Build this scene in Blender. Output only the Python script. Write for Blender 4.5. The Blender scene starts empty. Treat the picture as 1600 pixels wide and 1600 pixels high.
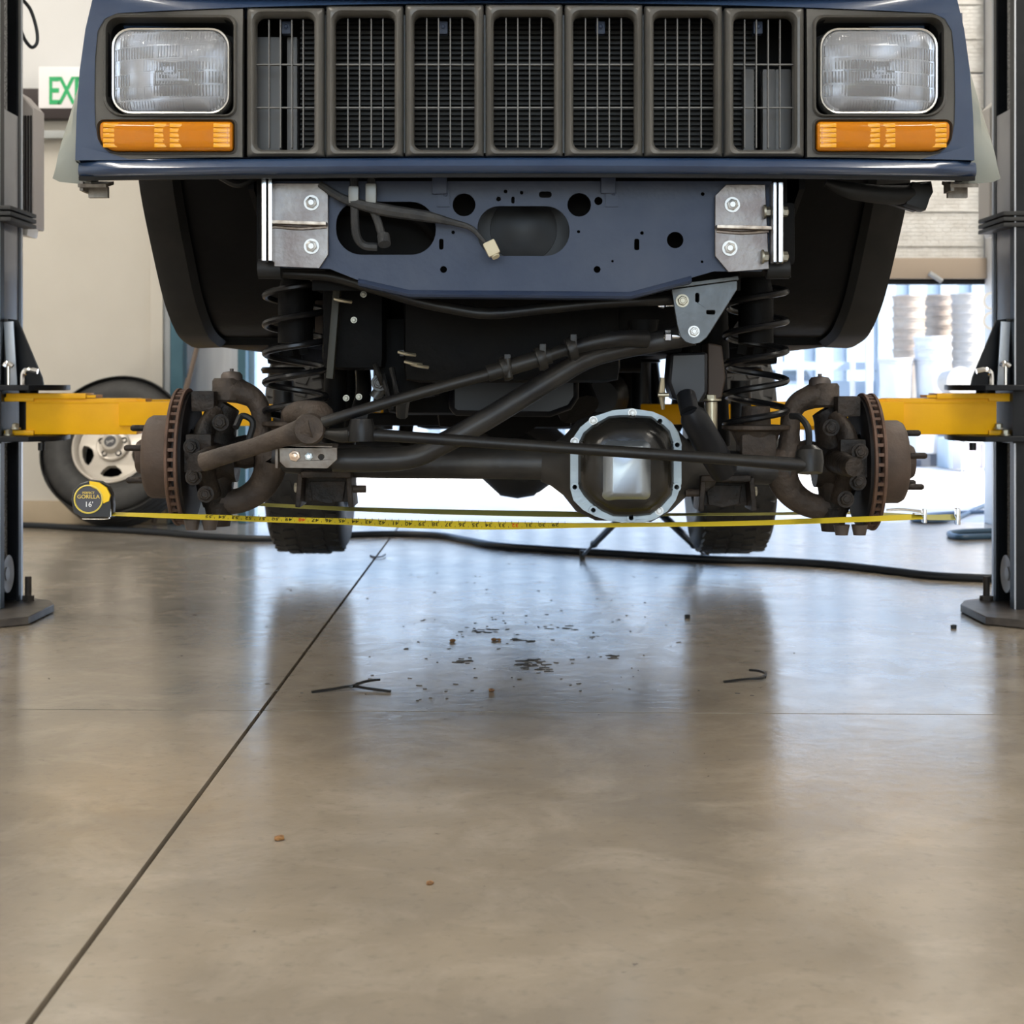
import bpy, bmesh, math, random
from mathutils import Vector, Matrix
from mathutils.geometry import tessellate_polygon
random.seed(7)
sin, cos, pi = math.sin, math.cos, math.pi
SC = bpy.context.scene
COL = SC.collection

# ------------------------------------------------------------------ camera, world, lights, exposure
FPX, HZ, CX, CAMH = 2600.0, 600.0, 800.0, 0.67      # focal length in pixels of the 1600 frame, horizon row, axis column, lens height
cd = bpy.data.cameras.new('camera'); cam = bpy.data.objects.new('camera', cd); COL.objects.link(cam)
cam.location = (0, 0, CAMH); cam.rotation_euler = (pi/2, 0, 0)
cd.sensor_width = 36; cd.lens = 36*FPX/1600; cd.shift_y = -(800-HZ)/1600
cd.clip_start = .05; cd.clip_end = 300
cd.dof.use_dof = True; cd.dof.focus_distance = 3.05; cd.dof.aperture_fstop = 9.0
SC.camera = cam
w = bpy.data.worlds.new('world'); SC.world = w; w.use_nodes = True
nt = w.node_tree; bg = nt.nodes['Background']
sky = nt.nodes.new('ShaderNodeTexSky'); sky.sky_type = 'NISHITA'; sky.sun_disc = False
sky.sun_elevation = math.radians(52); sky.sun_rotation = math.radians(113); sky.air_density = 1.0; sky.dust_density = 1.5
nt.links.new(sky.outputs[0], bg.inputs[0]); bg.inputs[1].default_value = 0.7
sd = bpy.data.lights.new('sun', 'SUN'); so = bpy.data.objects.new('sun', sd); COL.objects.link(so)
sd.energy = 13.0; sd.angle = math.radians(.6); sd.color = (1, .95, .87)
so.rotation_euler = Vector((.70, -.30, .65)).to_track_quat('Z', 'Y').to_euler()     # high sun over the right-hand side of the yard
def area(name, loc, rot, sx, sy, power, col):
    l = bpy.data.lights.new(name, 'AREA'); o = bpy.data.objects.new(name, l); COL.objects.link(o)
    l.shape = 'RECTANGLE'; l.size = sx; l.size_y = sy; l.energy = power; l.color = col
    o.location = loc; o.rotation_euler = rot; return o
for ly in (-2.6, 1.6, 5.6):                                   # added fill lights at ceiling height, no fixtures seen
    for lx in (-2.9, 2.9):
        area('ceiling_fill', (lx, ly, 3.9), (0, 0, 0), .35, 2.4, 84, (1, .94, .84))
area('front_fill', (0, -4.9, 1.7), (pi/2, 0, 0), 4.2, 3.0, 52, (.86, .93, 1))   # added front fill, set in an unseen bay opening behind the camera
SC.view_settings.view_transform = 'Standard'; SC.view_settings.look = 'None'
SC.view_settings.exposure = 0.35; SC.view_settings.gamma = 1.0; SC.view_settings.use_curve_mapping = False
SC.cycles.max_bounces = 8; SC.cycles.transmission_bounces = 6; SC.cycles.glossy_bounces = 4; SC.cycles.diffuse_bounces = 4
SC.cycles.caustics_reflective = False; SC.cycles.caustics_refractive = False
SC.cycles.use_denoising = True; SC.cycles.sample_clamp_indirect = 6

# ------------------------------------------------------------------ helpers
def P(x, y, D):                     # the point at depth D that the photograph shows at pixel (x, y)
    return Vector(((x-CX)*D/FPX, D, CAMH-(y-HZ)*D/FPX))
def F(x, y):                        # the floor point the photograph shows at pixel (x, y)
    D = CAMH*FPX/(y-HZ); return Vector(((x-CX)*D/FPX, D, 0))

MATS = {}
def M(name, col, rough=.5, metal=0, col2=None, scale=14, bump=0, bscale=None, coat=0, spec=.5, trans=0, ior=1.45, detail=6, lo=.35, hi=.65, stretch=None):
    if name in MATS: return MATS[name]
    m = bpy.data.materials.new(name); m.use_nodes = True; MATS[name] = m
    t = m.node_tree; b = t.nodes['Principled BSDF']; N = t.nodes.new; L = t.links.new
    b.inputs['Base Color'].default_value = (*col, 1); b.inputs['Roughness'].default_value = rough
    b.inputs['Metallic'].default_value = metal; b.inputs['Coat Weight'].default_value = coat
    b.inputs['Coat Roughness'].default_value = .08
    b.inputs['Specular IOR Level'].default_value = spec; b.inputs['Transmission Weight'].default_value = trans; b.inputs['IOR'].default_value = ior
    tc = N('ShaderNodeTexCoord'); src = tc.outputs['Object']
    if stretch:
        mp = N('ShaderNodeMapping'); mp.inputs['Scale'].default_value = stretch; L(src, mp.inputs[0]); src = mp.outputs[0]
    if col2 is not None:
        n = N('ShaderNodeTexNoise'); n.inputs['Scale'].default_value = scale; n.inputs['Detail'].default_value = detail; L(src, n.inputs['Vector'])
        r = N('ShaderNodeMapRange'); r.inputs[1].default_value = lo; r.inputs[2].default_value = hi; L(n.outputs[0], r.inputs[0])
        x = N('ShaderNodeMix'); x.data_type = 'RGBA'; L(r.outputs[0], x.inputs[0])
        x.inputs[6].default_value = (*col, 1); x.inputs[7].default_value = (*col2, 1); L(x.outputs[2], b.inputs['Base Color'])
    if bump:
        n2 = N('ShaderNodeTexNoise'); n2.inputs['Scale'].default_value = bscale or scale*3; n2.inputs['Detail'].default_value = 5; L(src, n2.inputs['Vector'])
        bp = N('ShaderNodeBump'); bp.inputs['Strength'].default_value = bump; bp.inputs['Distance'].default_value = .01
        L(n2.outputs[0], bp.inputs['Height']); L(bp.outputs[0], b.inputs['Normal'])
    return m

def catmull(pts, n=6):
    pts = [Vector(p) for p in pts]
    if len(pts) < 3: return pts
    q = [2*pts[0]-pts[1]]+pts+[2*pts[-1]-pts[-2]]; out = []
    for i in range(1, len(q)-2):
        a, b, c, d = q[i-1:i+3]
        for k in range(n):
            t = k/n
            out.append(.5*((2*b)+(c-a)*t+(2*a-5*b+4*c-d)*t*t+(3*b-a-3*c+d)*t**3))
    out.append(pts[-1]); return out

class B:                            # collects shapes for ONE mesh
    def __init__(s): s.bm = bmesh.new()
    def box(s, c, d, rot=None, bev=0.0):
        t = bmesh.new(); bmesh.ops.create_cube(t, size=1)
        for q in t.verts: q.co = Vector((q.co.x*d[0], q.co.y*d[1], q.co.z*d[2]))
        if bev: bmesh.ops.bevel(t, geom=t.edges[:], offset=min(bev, min(d)*.45), segments=2, profile=.7, affect='EDGES')
        mt = Matrix.Translation(Vector(c)) @ (rot.to_4x4() if rot else Matrix()); mp = {}
        for q in t.verts: mp[q] = s.bm.verts.new(mt @ q.co)
        for f in t.faces: s.bm.faces.new([mp[q] for q in f.verts])
        t.free(); return s
    def loft(s, loops, cap0=True, cap1=True, closed=True):
        vs = [[s.bm.verts.new(p) for p in l] for l in loops]
        n = len(vs[0])
        for a, b in zip(vs, vs[1:]):
            for i in range(n if closed else n-1):
                j = (i+1) % n
                try: s.bm.faces.new((a[i], a[j], b[j], b[i]))
                except ValueError: pass
        if cap0: s.bm.faces.new(vs[0][::-1])
        if cap1: s.bm.faces.new(vs[-1])
        return s
    def tube(s, pts, r, seg=10, n=5, smooth=True, cap=True):
        path = catmull(pts, n) if smooth else [Vector(p) for p in pts]
        m = len(path); rr_ = r if isinstance(r, (list, tuple)) else [r]*len(pts)
        loops = []; nv = None
        for i, p in enumerate(path):
            t = (path[min(i+1, m-1)]-path[max(i-1, 0)]).normalized()
            if nv is None:
                nv = t.orthogonal().normalized()
            nv = (nv-t*nv.dot(t)).normalized(); bv = t.cross(nv)
            f = i/(m-1)*(len(rr_)-1); k = min(int(f), len(rr_)-2) if len(rr_) > 1 else 0
            ra = rr_[k]+(rr_[k+1]-rr_[k])*(f-k) if len(rr_) > 1 else rr_[0]
            loops.append([p+(nv*cos(2*pi*j/seg)+bv*sin(2*pi*j/seg))*ra for j in range(seg)])
        return s.loft(loops, cap, cap)
    def lathe(s, prof, o, ax, seg=32, cap=True):        # prof: (radius, distance along ax)
        o = Vector(o); ax = Vector(ax).normalized(); u = ax.orthogonal().normalized(); v = ax.cross(u)
        loops = [[o+ax*a+(u*cos(2*pi*j/seg)+v*sin(2*pi*j/seg))*max(r, 1e-4) for j in range(seg)] for r, a in prof]
        return s.loft(loops, cap, cap)
    def cyl(s, a, b, r, r2=None, seg=16):
        a, b = Vector(a), Vector(b); return s.lathe([(r, 0), (r if r2 is None else r2, (b-a).length)], a, b-a, seg)
    def plate(s, outer, holes, f, th):                 # f maps 2D to 3D; th is the vector to the back face
        th = Vector(th); polys = [[Vector((x, y, 0)) for x, y in q] for q in [outer]+list(holes)]
        flat = [p for q in polys for p in q]; tri = tessellate_polygon(polys)
        fr = [s.bm.verts.new(f(p.x, p.y)) for p in flat]; bk = [s.bm.verts.new(f(p.x, p.y)+th) for p in flat]
        for a, b, c in tri:
            for q in ((fr[a], fr[b], fr[c]), (bk[c], bk[b], bk[a])):
                try: s.bm.faces.new(q)
                except ValueError: pass
        i = 0
        for q in polys:
            n = len(q)
            for k in range(n):
                a, b = i+k, i+(k+1) % n
                try: s.bm.faces.new((fr[a], fr[b], bk[b], bk[a]))
                except ValueError: pass
            i += n
        return s
    def hexbolt(s, c, ax, r, h=.008, washer=True):
        c = Vector(c); ax = Vector(ax).normalized()
        if washer: s.lathe([(r*1.35, 0), (r*1.35, h*.3)], c, ax, 20)
        s.lathe([(r, h*.2), (r, h*.9), (r*.85, h)], c, ax, 6); s.lathe([(r*.6, h), (r*.5, h*1.1)], c, ax, 12)
        return s

def new(name, b, mat, parent=None, smooth=True, ang=40, bevel=0, label=None, group=None, kind=None, cat=None):
    bm = b.bm
    bmesh.ops.recalc_face_normals(bm, faces=bm.faces)
    off = parent_org(parent)
    for q in bm.verts: q.co -= off
    me = bpy.data.meshes.new(name); bm.to_mesh(me); bm.free()
    me.materials.append(mat)
    if smooth:
        me.polygons.foreach_set('use_smooth', [True]*len(me.polygons))
        me.set_sharp_from_angle(angle=math.radians(ang))
    o = bpy.data.objects.new(name, me); COL.objects.link(o)
    if parent: o.parent = parent
    if bevel:
        md = o.modifiers.new('bevel', 'BEVEL'); md.width = bevel; md.segments = 2; md.limit_method = 'ANGLE'; md.angle_limit = math.radians(50)
    return tag(o, label, cat, group, kind)
def parent_org(p):
    v = Vector((0, 0, 0))
    while p is not None: v += p.location; p = p.parent
    return v
def tag(o, label=None, cat=None, group=None, kind=None):
    for k, v in (('label', label), ('category', cat), ('group', group), ('kind', kind)):
        if v: o[k] = v
    return o
def empty(name, loc, label, cat, group=None):
    o = bpy.data.objects.new(name, None); COL.objects.link(o); o.location = loc; o.empty_display_size = .1
    return tag(o, label, cat, group)
def inst(name, me, parent, mat4, label=None):          # another object on shared mesh data; mat4 in world space
    o = bpy.data.objects.new(name, me); COL.objects.link(o); o.parent = parent
    o.matrix_local = Matrix.Translation(-parent_org(parent)) @ mat4
    if label: o['label'] = label
    return o
def mesh(b, mat, ang=40):
    bm = b.bm; bmesh.ops.recalc_face_normals(bm, faces=bm.faces); me = bpy.data.meshes.new('shared'); bm.to_mesh(me); bm.free()
    me.materials.append(mat); me.polygons.foreach_set('use_smooth', [True]*len(me.polygons)); me.set_sharp_from_angle(angle=math.radians(ang)); return me
def rr(x0, y0, x1, y1, r, n=5, e=4):                   # rounded rectangle loop; r may be four radii (x0y0, x1y0, x1y1, x0y1)
    R = r if isinstance(r, (tuple, list)) else (r,)*4
    cs = ((x0+R[0], y0+R[0], pi, R[0]), (x1-R[1], y0+R[1], 1.5*pi, R[1]), (x1-R[2], y1-R[2], 0, R[2]), (x0+R[3], y1-R[3], .5*pi, R[3]))
    arcs = [[(cx+q*cos(a+k/n*pi/2), cy+q*sin(a+k/n*pi/2)) for k in range(n+1)] for cx, cy, a, q in cs]
    out = []
    for i in range(4):
        out += arcs[i]; a, b = arcs[i][-1], arcs[(i+1) % 4][0]
        for k in range(1, e): out.append((a[0]+(b[0]-a[0])*k/e, a[1]+(b[1]-a[1])*k/e))
    return out
def circ(x, y, r, n=16, ry=None): return [(x+r*cos(2*pi*k/n), y+(ry or r)*sin(2*pi*k/n)) for k in range(n)]
_tx = {}
def text_b(b, s, size, mat4, thick=.0006, bold=0):             # adds flat raised lettering to b
    cu = bpy.data.curves.new('txt', 'FONT'); cu.body = s; cu.size = size; cu.extrude = thick; cu.offset = bold; cu.align_x = 'CENTER'; cu.align_y = 'CENTER'; cu.resolution_u = 3
    o = bpy.data.objects.new('txt', cu); COL.objects.link(o)
    dg = bpy.context.evaluated_depsgraph_get(); dg.update(); me = bpy.data.meshes.new_from_object(o.evaluated_get(dg))
    me.transform(mat4); b.bm.from_mesh(me); bpy.data.meshes.remove(me); bpy.data.objects.remove(o); bpy.data.curves.remove(cu)
def fx(o, x, y, z=None):                               # 4x4 frame from axes
    x, y = Vector(x).normalized(), Vector(y).normalized(); z = x.cross(y)
    m = Matrix((x, y, z)).transposed().to_4x4(); m.translation = Vector(o); return m
FACE = lambda o: fx(o, (1, 0, 0), (0, 0, 1))           # lettering that faces the camera side (-Y)

# ------------------------------------------------------------------ materials
blue = M('blue_paint', (.018, .038, .088), .25, 0, (.026, .05, .105), 9, .03, 60, coat=.6)
bluedull = M('blue_crossmember_paint', (.026, .040, .080), .42, .0, (.046, .060, .098), 7, .08, 90, spec=.3)
plas = M('faded_grey_plastic', (.075, .073, .068), .33, 0, (.10, .096, .088), 6, .05, 120)
plasd = M('dark_plastic', (.010, .011, .012), .5, 0, (.016, .016, .017), 20, spec=.3)
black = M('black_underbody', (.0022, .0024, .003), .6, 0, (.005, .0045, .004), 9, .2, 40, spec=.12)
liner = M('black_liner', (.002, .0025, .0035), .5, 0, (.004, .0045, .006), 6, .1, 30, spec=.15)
satin = M('black_satin_metal', (.009, .009, .010), .38, .2, (.017, .016, .014), 12, .08, 60, spec=.35)
gloss = M('black_gloss_metal', (.012, .012, .012), .2, .2, (.03, .027, .022), 8, .05, 60)
rust = M('brown_rusty_iron', (.030, .022, .0165), .65, .1, (.066, .048, .036), 22, .35, 90)
rustd = M('dark_oily_iron', (.009, .008, .0075), .5, .2, (.034, .025, .019), 18, .4, 70, spec=.3)
rotorm = M('rusted_rotor_iron', (.080, .045, .031), .65, .2, (.135, .078, .054), 16, .2, 120)
hatm = M('rusted_hat_iron', (.056, .039, .030), .62, .2, (.095, .066, .050), 12, .15, 90)
steel = M('bare_plate_steel', (.21, .20, .195), .36, .75, (.13, .11, .105), 16, .08, 120)
zinc = M('zinc_plated', (.42, .39, .31), .45, .9, (.34, .32, .26), 30)
bright = M('bright_steel', (.78, .80, .82), .2, 1)
silver = M('silver_paint', (.33, .39, .43), .38, .35, (.27, .32, .36), 25, .08, 150)
chrome = M('chrome', (.85, .85, .84), .1, 1)
reflect = M('lamp_reflector', (.92, .94, .96), .3, 1)
yellow = M('yellow_arm_paint', (.93, .48, .0), .4, 0, (.84, .42, .0), 9, .04, 60, spec=.3)
blackp = M('black_lift_paint', (.005, .006, .008), .4, 0, (.009, .010, .013), 12, .03, 60, spec=.3)
greyp = M('grey_lift_paint', (.30, .30, .31), .35, .1, (.25, .25, .26), 8)
rubber = M('black_tyre_rubber', (.018, .018, .018), .55, 0, (.03, .029, .028), 30, .1, 160)
alloy = M('silver_wheel_paint', (.62, .57, .50), .33, .25, (.55, .50, .44), 6)
wallm = M('cream_wall_paint', (.61, .575, .515), .6, 0, (.565, .53, .47), 2.2, .03, 30)
whitem = M('white_vinyl_insulation', (.74, .74, .74), .5, 0, (.68, .68, .68), 1.5, .05, 12)
foil = M('foil_insulation', (.84, .83, .81), .42, .12, (.72, .70, .67), 14, .4, 22)
concrete_out = M('outside_concrete', (.62, .59, .54), .8, 0, (.52, .50, .46), 3)
teal = M('teal_door_post', (.05, .13, .18), .45, 0, (.06, .15, .2), 5)
hose = M('black_hose_rubber', (.012, .016, .022), .4)
plast_white = M('white_pail_plastic', (.46, .48, .50), .4, 0, (.41, .43, .46), 5)
plast_cream = M('cream_pail_plastic', (.25, .20, .16), .5, 0, (.31, .27, .23), 6)
cont = M('blue_grey_corrugated_steel', (.33, .40, .47), .5, .1, (.28, .35, .42), 3)
tapey = M('tape_yellow', (.60, .46, .03), .4)
amber = M('amber_lens', (1.0, .33, .01), .08, 0, trans=.5, ior=1.4)
prism = M('amber_prism', (1.0, .46, .02), .15, 0, trans=.25, ior=1.4)
orange = M('orange_side_marker', (.75, .13, .03), .25, 0, coat=.4)
whitei = M('white_lamp_housing', (.92, .90, .84), .3, 0)
housem = M('grey_lamp_housing', (.42, .38, .33), .4, 0)
flarem = M('grey_green_flare_plastic', (.27, .285, .25), .6, 0, (.31, .32, .285), 8)

def lensmat():
    m = M('fluted_headlamp_glass', (.93, .95, 1.0), .08, 0, trans=.80, ior=1.3)
    t = m.node_tree; b = t.nodes['Principled BSDF']; N = t.nodes.new; L = t.links.new
    tc = N('ShaderNodeTexCoord'); wv = N('ShaderNodeTexWave'); wv.inputs['Scale'].default_value = 60; wv.bands_direction = 'X'; L(tc.outputs['Object'], wv.inputs[0])
    mp = N('ShaderNodeMapping'); mp.inputs['Rotation'].default_value = (pi/2, 0, 0); L(tc.outputs['Object'], mp.inputs[0])
    br = N('ShaderNodeTexBrick'); br.inputs['Scale'].default_value = 11; br.inputs['Mortar Size'].default_value = .02; br.inputs['Color1'].default_value = (1, 1, 1, 1); br.inputs['Color2'].default_value = (.15, .15, .15, 1); L(mp.outputs[0], br.inputs[0])
    ad = N('ShaderNodeMath'); ad.operation = 'MULTIPLY'; L(wv.outputs[1], ad.inputs[0]); L(br.outputs[0], ad.inputs[1])
    bp = N('ShaderNodeBump'); bp.inputs['Strength'].default_value = .55; bp.inputs['Distance'].default_value = .004; L(ad.outputs[0], bp.inputs['Height']); L(bp.outputs[0], b.inputs['Normal'])
    return m
lensm = lensmat()
t = foil.node_tree; bq = t.nodes.new('ShaderNodeTexBrick'); bq.inputs['Scale'].default_value = 13; bq.inputs['Mortar Size'].default_value = .035; bq.inputs['Mortar Smooth'].default_value = .6
tq = t.nodes.new('ShaderNodeTexCoord'); mq = t.nodes.new('ShaderNodeMapping'); mq.inputs['Rotation'].default_value = (pi/2, 0, 0); t.links.new(tq.outputs['Object'], mq.inputs[0]); t.links.new(mq.outputs[0], bq.inputs[0])
bpq = t.nodes.new('ShaderNodeBump'); bpq.invert = True; bpq.inputs['Strength'].default_value = .6; bpq.inputs['Distance'].default_value = .01; t.links.new(bq.outputs[1], bpq.inputs['Height'])
bo = [n for n in t.nodes if n.type == 'BUMP' and n is not bpq and n != bpq][0]; t.links.new(bpq.outputs[0], bo.inputs['Normal'])

def floormat():
    m = bpy.data.materials.new('polished_concrete'); m.use_nodes = True
    t = m.node_tree; b = t.nodes['Principled BSDF']; N = t.nodes.new; L = t.links.new
    tc = N('ShaderNodeTexCoord')
    def noise(sc, det=6, rough=.55, st=None, dist=0):
        n = N('ShaderNodeTexNoise'); n.inputs['Scale'].default_value = sc; n.inputs['Detail'].default_value = det; n.inputs['Roughness'].default_value = rough; n.inputs['Distortion'].default_value = dist
        if st:
            mp = N('ShaderNodeMapping'); mp.inputs['Scale'].default_value = st; L(tc.outputs['Object'], mp.inputs[0]); L(mp.outputs[0], n.inputs['Vector'])
        else: L(tc.outputs['Object'], n.inputs['Vector'])
        return n.outputs[0]
    def rng(s, a, b_, c=0, d=1):
        r = N('ShaderNodeMapRange'); r.inputs[1].default_value = a; r.inputs[2].default_value = b_; r.inputs[3].default_value = c; r.inputs[4].default_value = d; L(s, r.inputs[0]); return r.outputs[0]
    def mix(f, a, b_):
        x = N('ShaderNodeMix'); x.data_type = 'RGBA'; L(f, x.inputs[0])
        for k, v in ((6, a), (7, b_)):
            if isinstance(v, tuple): x.inputs[k].default_value = (*v, 1)
            else: L(v, x.inputs[k])
        return x.outputs[2]
    c = mix(rng(noise(1.1, 6, .6), .35, .68), (.325, .275, .21), (.205, .18, .147))
    c = mix(rng(noise(5, 8, .65, None, .6), .48, .75, 0, .7), c, (.40, .35, .285))
    c = mix(rng(noise(45, 4, .6), .55, .8, 0, .5), c, (.17, .15, .125))
    c = mix(rng(noise(9, 8, .75, (1, 1, 1), 2.5), .665, .70, 0, .75), c, (.08, .07, .065))     # oil flecks
    L(c, b.inputs['Base Color'])
    rgh = rng(noise(7, 8, .7, None, 1), .3, .75, .135, .28)
    L(rgh, b.inputs['Roughness']); b.inputs['Specular IOR Level'].default_value = .8
    bp = N('ShaderNodeBump'); bp.inputs['Strength'].default_value = .065; bp.inputs['Distance'].default_value = .01
    L(noise(24, 5, .6), bp.inputs['Height']); L(bp.outputs[0], b.inputs['Normal'])
    return m
floorm = floormat()

# ------------------------------------------------------------------ the setting
def struct(name, b, m, parent=None, **k):
    return new(name, b, m, parent, kind=None if parent else 'structure', **k)
WD = 8.0                                                     # depth of the far wall
b = B(); b.box((0, 1.9, -.06), (10, 12.35, .08)); floor = struct('floor', b, M('joint_filler', (.045, .038, .03), .8))
# slabs between the saw-cut joints
A0, A1 = F(45, 1600), F(610, 840); da = (A1-A0).normalized()
Q0, Q1 = F(0, 1108), F(1600, 1117); dq = (Q1-Q0).normalized()
def clip(poly, p, n):
    out = []
    for i in range(len(poly)):
        a, c = poly[i], poly[(i+1) % len(poly)]; sa, sc = (a-p).dot(n), (c-p).dot(n)
        if sa >= 0: out.append(a)
        if sa*sc < 0: out.append(a+(c-a)*(sa/(sa-sc)))
    return out
na = Vector((da.y, -da.x, 0)); nq = Vector((-dq.y, dq.x, 0))
for sa in (1, -1):
    for sq in (1, -1):
        pl = [Vector((-5, -4.2, 0)), Vector((5, -4.2, 0)), Vector((5, 8.06, 0)), Vector((-5, 8.06, 0))]
        pl = clip(pl, A0+na*sa*.0042, na*sa); pl = clip(pl, Q0+nq*sq*.0035, nq*sq)
        bb = B(); bb.plate([(p.x, p.y) for p in pl], [], lambda x, y: Vector((x, y, 0)), (0, 0, -.02))
        struct('slab', bb, floorm, floor, smooth=False)
b = B(); b.box((0, 27, -.045), (60, 37.8, .08)); struct('ground_outside', b, concrete_out)
XL, XR, DT = P(385, 0, WD).x, P(1542, 0, WD).x, P(0, 437, WD).z          # door opening
CH = 4.2
b = B(); x0 = P(262, 0, WD).x; b.box(((-5+x0)/2, WD+.06, 1.0), (x0+5, .12, 2.0)); struct('wall_far_left', b, wallm)
b = B(); b.box(((-5+XL)/2, WD+.08, (2.0+CH)/2), (XL+5, .10, CH-2.0)); struct('wall_upper_left', b, whitem)
b = B(); xa, xb = P(285, 0, WD+.15).x, P(372, 0, WD+.15).x; b.box(((xa+xb)/2, WD+.2, 1), (xb-xa+.02, .08, 2.0)); struct('wall_recess', b, M('white_recess_wall', (.66, .66, .67), .5, 0, (.56, .56, .58), 3, stretch=(6, 1, .4)))
for i, (pa, pb, D, m) in enumerate(((255, 266, WD-.01, M('grey_post', (.38, .40, .42), .5)), (266, 286, WD-.03, teal), (371, 384, WD-.02, teal), (384, 398, WD+.1, M('pale_blue_jamb', (.45, .62, .75), .4)))):
    b = B(); a, c = P(pa, 0, D).x, P(pb, 0, D).x; b.box(((a+c)/2, D+.05, 1.0), (c-a, .1, 1.998), bev=.006); struct('trim_%d' % (i+1), b, m)
b = B(); b.box(((-5+x0)/2, WD-.012, .055), (x0+5, .024, .11), bev=.004); struct('baseboard_left', b, M('tan_baseboard', (.50, .40, .28), .5, 0, (.44, .35, .24), 6))
for i, (ya, yb, m) in enumerate(((142, 189, M('dark_brown_beam', (.022, .012, .012), .5)), (207, 219, M('grey_wall_rail', (.38, .40, .40), .4)))):
    za, zb = P(0, ya, WD).z, P(0, yb, WD).z; b = B(); b.box((-3.35, WD-.03, (za+zb)/2), (3.2, .08, za-zb), bev=.004); struct('trim_%d' % (i+5), b, m)
b = B(); a = P(237, 0, WD).x; b.box(((a+P(256, 0, WD).x)/2, WD-.012, .95), (P(256, 0, WD).x-a, .03, 1.68), bev=.005); struct('trim_7', b, wallm)
# insulated sectional door, raised part way
ov = empty('door_overhead', (0, WD+.05, DT), None, None); ov['kind'] = 'structure'
z = DT; k = 0
while z < CH:
    h = min(.50, CH-z)
    for c in range(4):
        wd = (XR-XL)/4
        b = B(); b.box((XL+wd*(c+.5), WD+.06, z+h/2), (wd-.006, .05, h-.008), bev=.008); new('door_panel', b, foil, ov)
        for g in range(1, 3):
            b = B(); b.box((XL+wd*(c+.5), WD+.03, z+h*g/3), (wd-.02, .012, .006)); new('foil_seam', b, foil, ov)
    z += h; k += 1
b = B(); b.box(((XL+XR)/2, WD+.095, (DT+CH)/2), (XR-XL+.1, .02, CH-DT)); new('door_backing', b, foil, ov)  # backing sheet added to stop daylight leaking through the panel gaps
b = B(); b.box(((XL+XR)/2, WD+.03, DT+.055), (XR-XL, .06, .10), bev=.006); new('bottom_rail', b, M('tan_bottom_rail', (.42, .34, .27), .5, .2), ov)
b = B(); b.tube([(XL, WD+.05, DT-.004), (XR, WD+.05, DT-.004)], .018, 10); new('bottom_seal', b, plasd, ov)
p = P(1462, 433, WD-.02); b = B(); b.tube([p+Vector((-.03, 0, .02)), p, p+Vector((.03, 0, -.02))], .012, 8); new('pull_loop', b, plast_white, ov)
xj = P(1542, 0, WD).x; b = B(); b.box((xj+.035, WD-.02, CH/2), (.07, .14, CH), bev=.006); struct('trim_8', b, M('white_jamb', (.70, .71, .73), .45))
b = B(); b.box(((xj+.07+5)/2, WD+.06, CH/2), (5-xj-.07, .12, CH)); struct('wall_far_right', b, whitem)
b = B()
for (yy, g) in ((472, 'C'), (503, 'C')): text_b(b, g, .13, FACE(P(1548, yy, WD-.094)), .001)
new('jamb_letters', b, M('white_letters', (.9, .9, .9), .4), bpy.data.objects['trim_8'])
for nm, x in (('wall_left', -5.06), ('wall_right', 5.06)):
    b = B(); b.box((x, 1.9, CH/2), (.12, 12.4, CH)); struct(nm, b, whitem)
b = B(); b.box((0, 1.9, CH+.06), (10.2, 12.4, .12)); struct('ceiling', b, whitem)
for nm, c, d in (('wall_behind', (-3.7, -4.26, CH/2), (2.6, .12, CH)), ('wall_behind_other', (3.7, -4.26, CH/2), (2.6, .12, CH)), ('wall_behind_top', (0, -4.26, 3.7), (4.8, .12, 1.0))):
    b = B(); b.box(c, d); struct(nm, b, whitem)

# ------------------------------------------------------------------ the car
X0 = .026
car = empty('off_road_car', (X0, 4.6, 0), 'dark blue boxy four wheel drive car raised on the lift, front wheels and bumper removed', 'car')
def part(name, b, m, par=None, **k): return new(name, b, m, par or car, **k)
def D0(x): return 2.80+.10*(abs(x-820)/690)**2.3
def H(x, y, d=0):
    v = P(x, y, D0(x)); v.y += d; return v
mir = lambda pts: [(1640-x, y) for x, y in pts]
def dens(pts, closed=True, step=22):
    out = []; n = len(pts)
    for i in range(n if closed else n-1):
        a, c = pts[i], pts[(i+1) % n]; k = max(1, int(math.hypot(c[0]-a[0], c[1]-a[1])/step))
        out += [(a[0]+(c[0]-a[0])*j/k, a[1]+(c[1]-a[1])*j/k) for j in range(k)]
    if not closed: out.append(pts[-1])
    return out
topy = lambda x: 4+18*(abs(x-820)/670)**2.2               # the line where the grille meets the painted panel
boty = lambda x: 243+5*(abs(x-820)/670)**2
# painted header panel: outer silhouette with the opening for grille and lamp bezels
outL = [(145, -6), (133, 45), (124, 110), (119, 180), (117, 250)]
insL = [(182, topy(182)), (163, 29), (152, 48), (148, 90), (147, 150), (148, 195), (156, 224), (172, 240), (200, boty(200)+1)]
top_out = [(x, -10-0*x) for x in range(1480, 150, -60)]
outer = dens(outL)[:]
outer = dens(outL, False)+[(117+(1640-234)*k/40, 250) for k in range(1, 40)]+mir(dens(outL, False))[::-1]+[(1494-k*(1494-146)/40, -6) for k in range(1, 40)]
inner = dens(insL, False)+[(200+(1240)*k/40, boty(200+1240*k/40)+1) for k in range(1, 40)]+mir(dens(insL, False))[::-1]+[(1458-k*(1458-182)/40, topy(1458-k*(1458-182)/40)) for k in range(1, 40)]
b = B(); b.plate(outer, [inner], lambda x, y: H(x, y, .002), (0, .04, 0))
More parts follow.
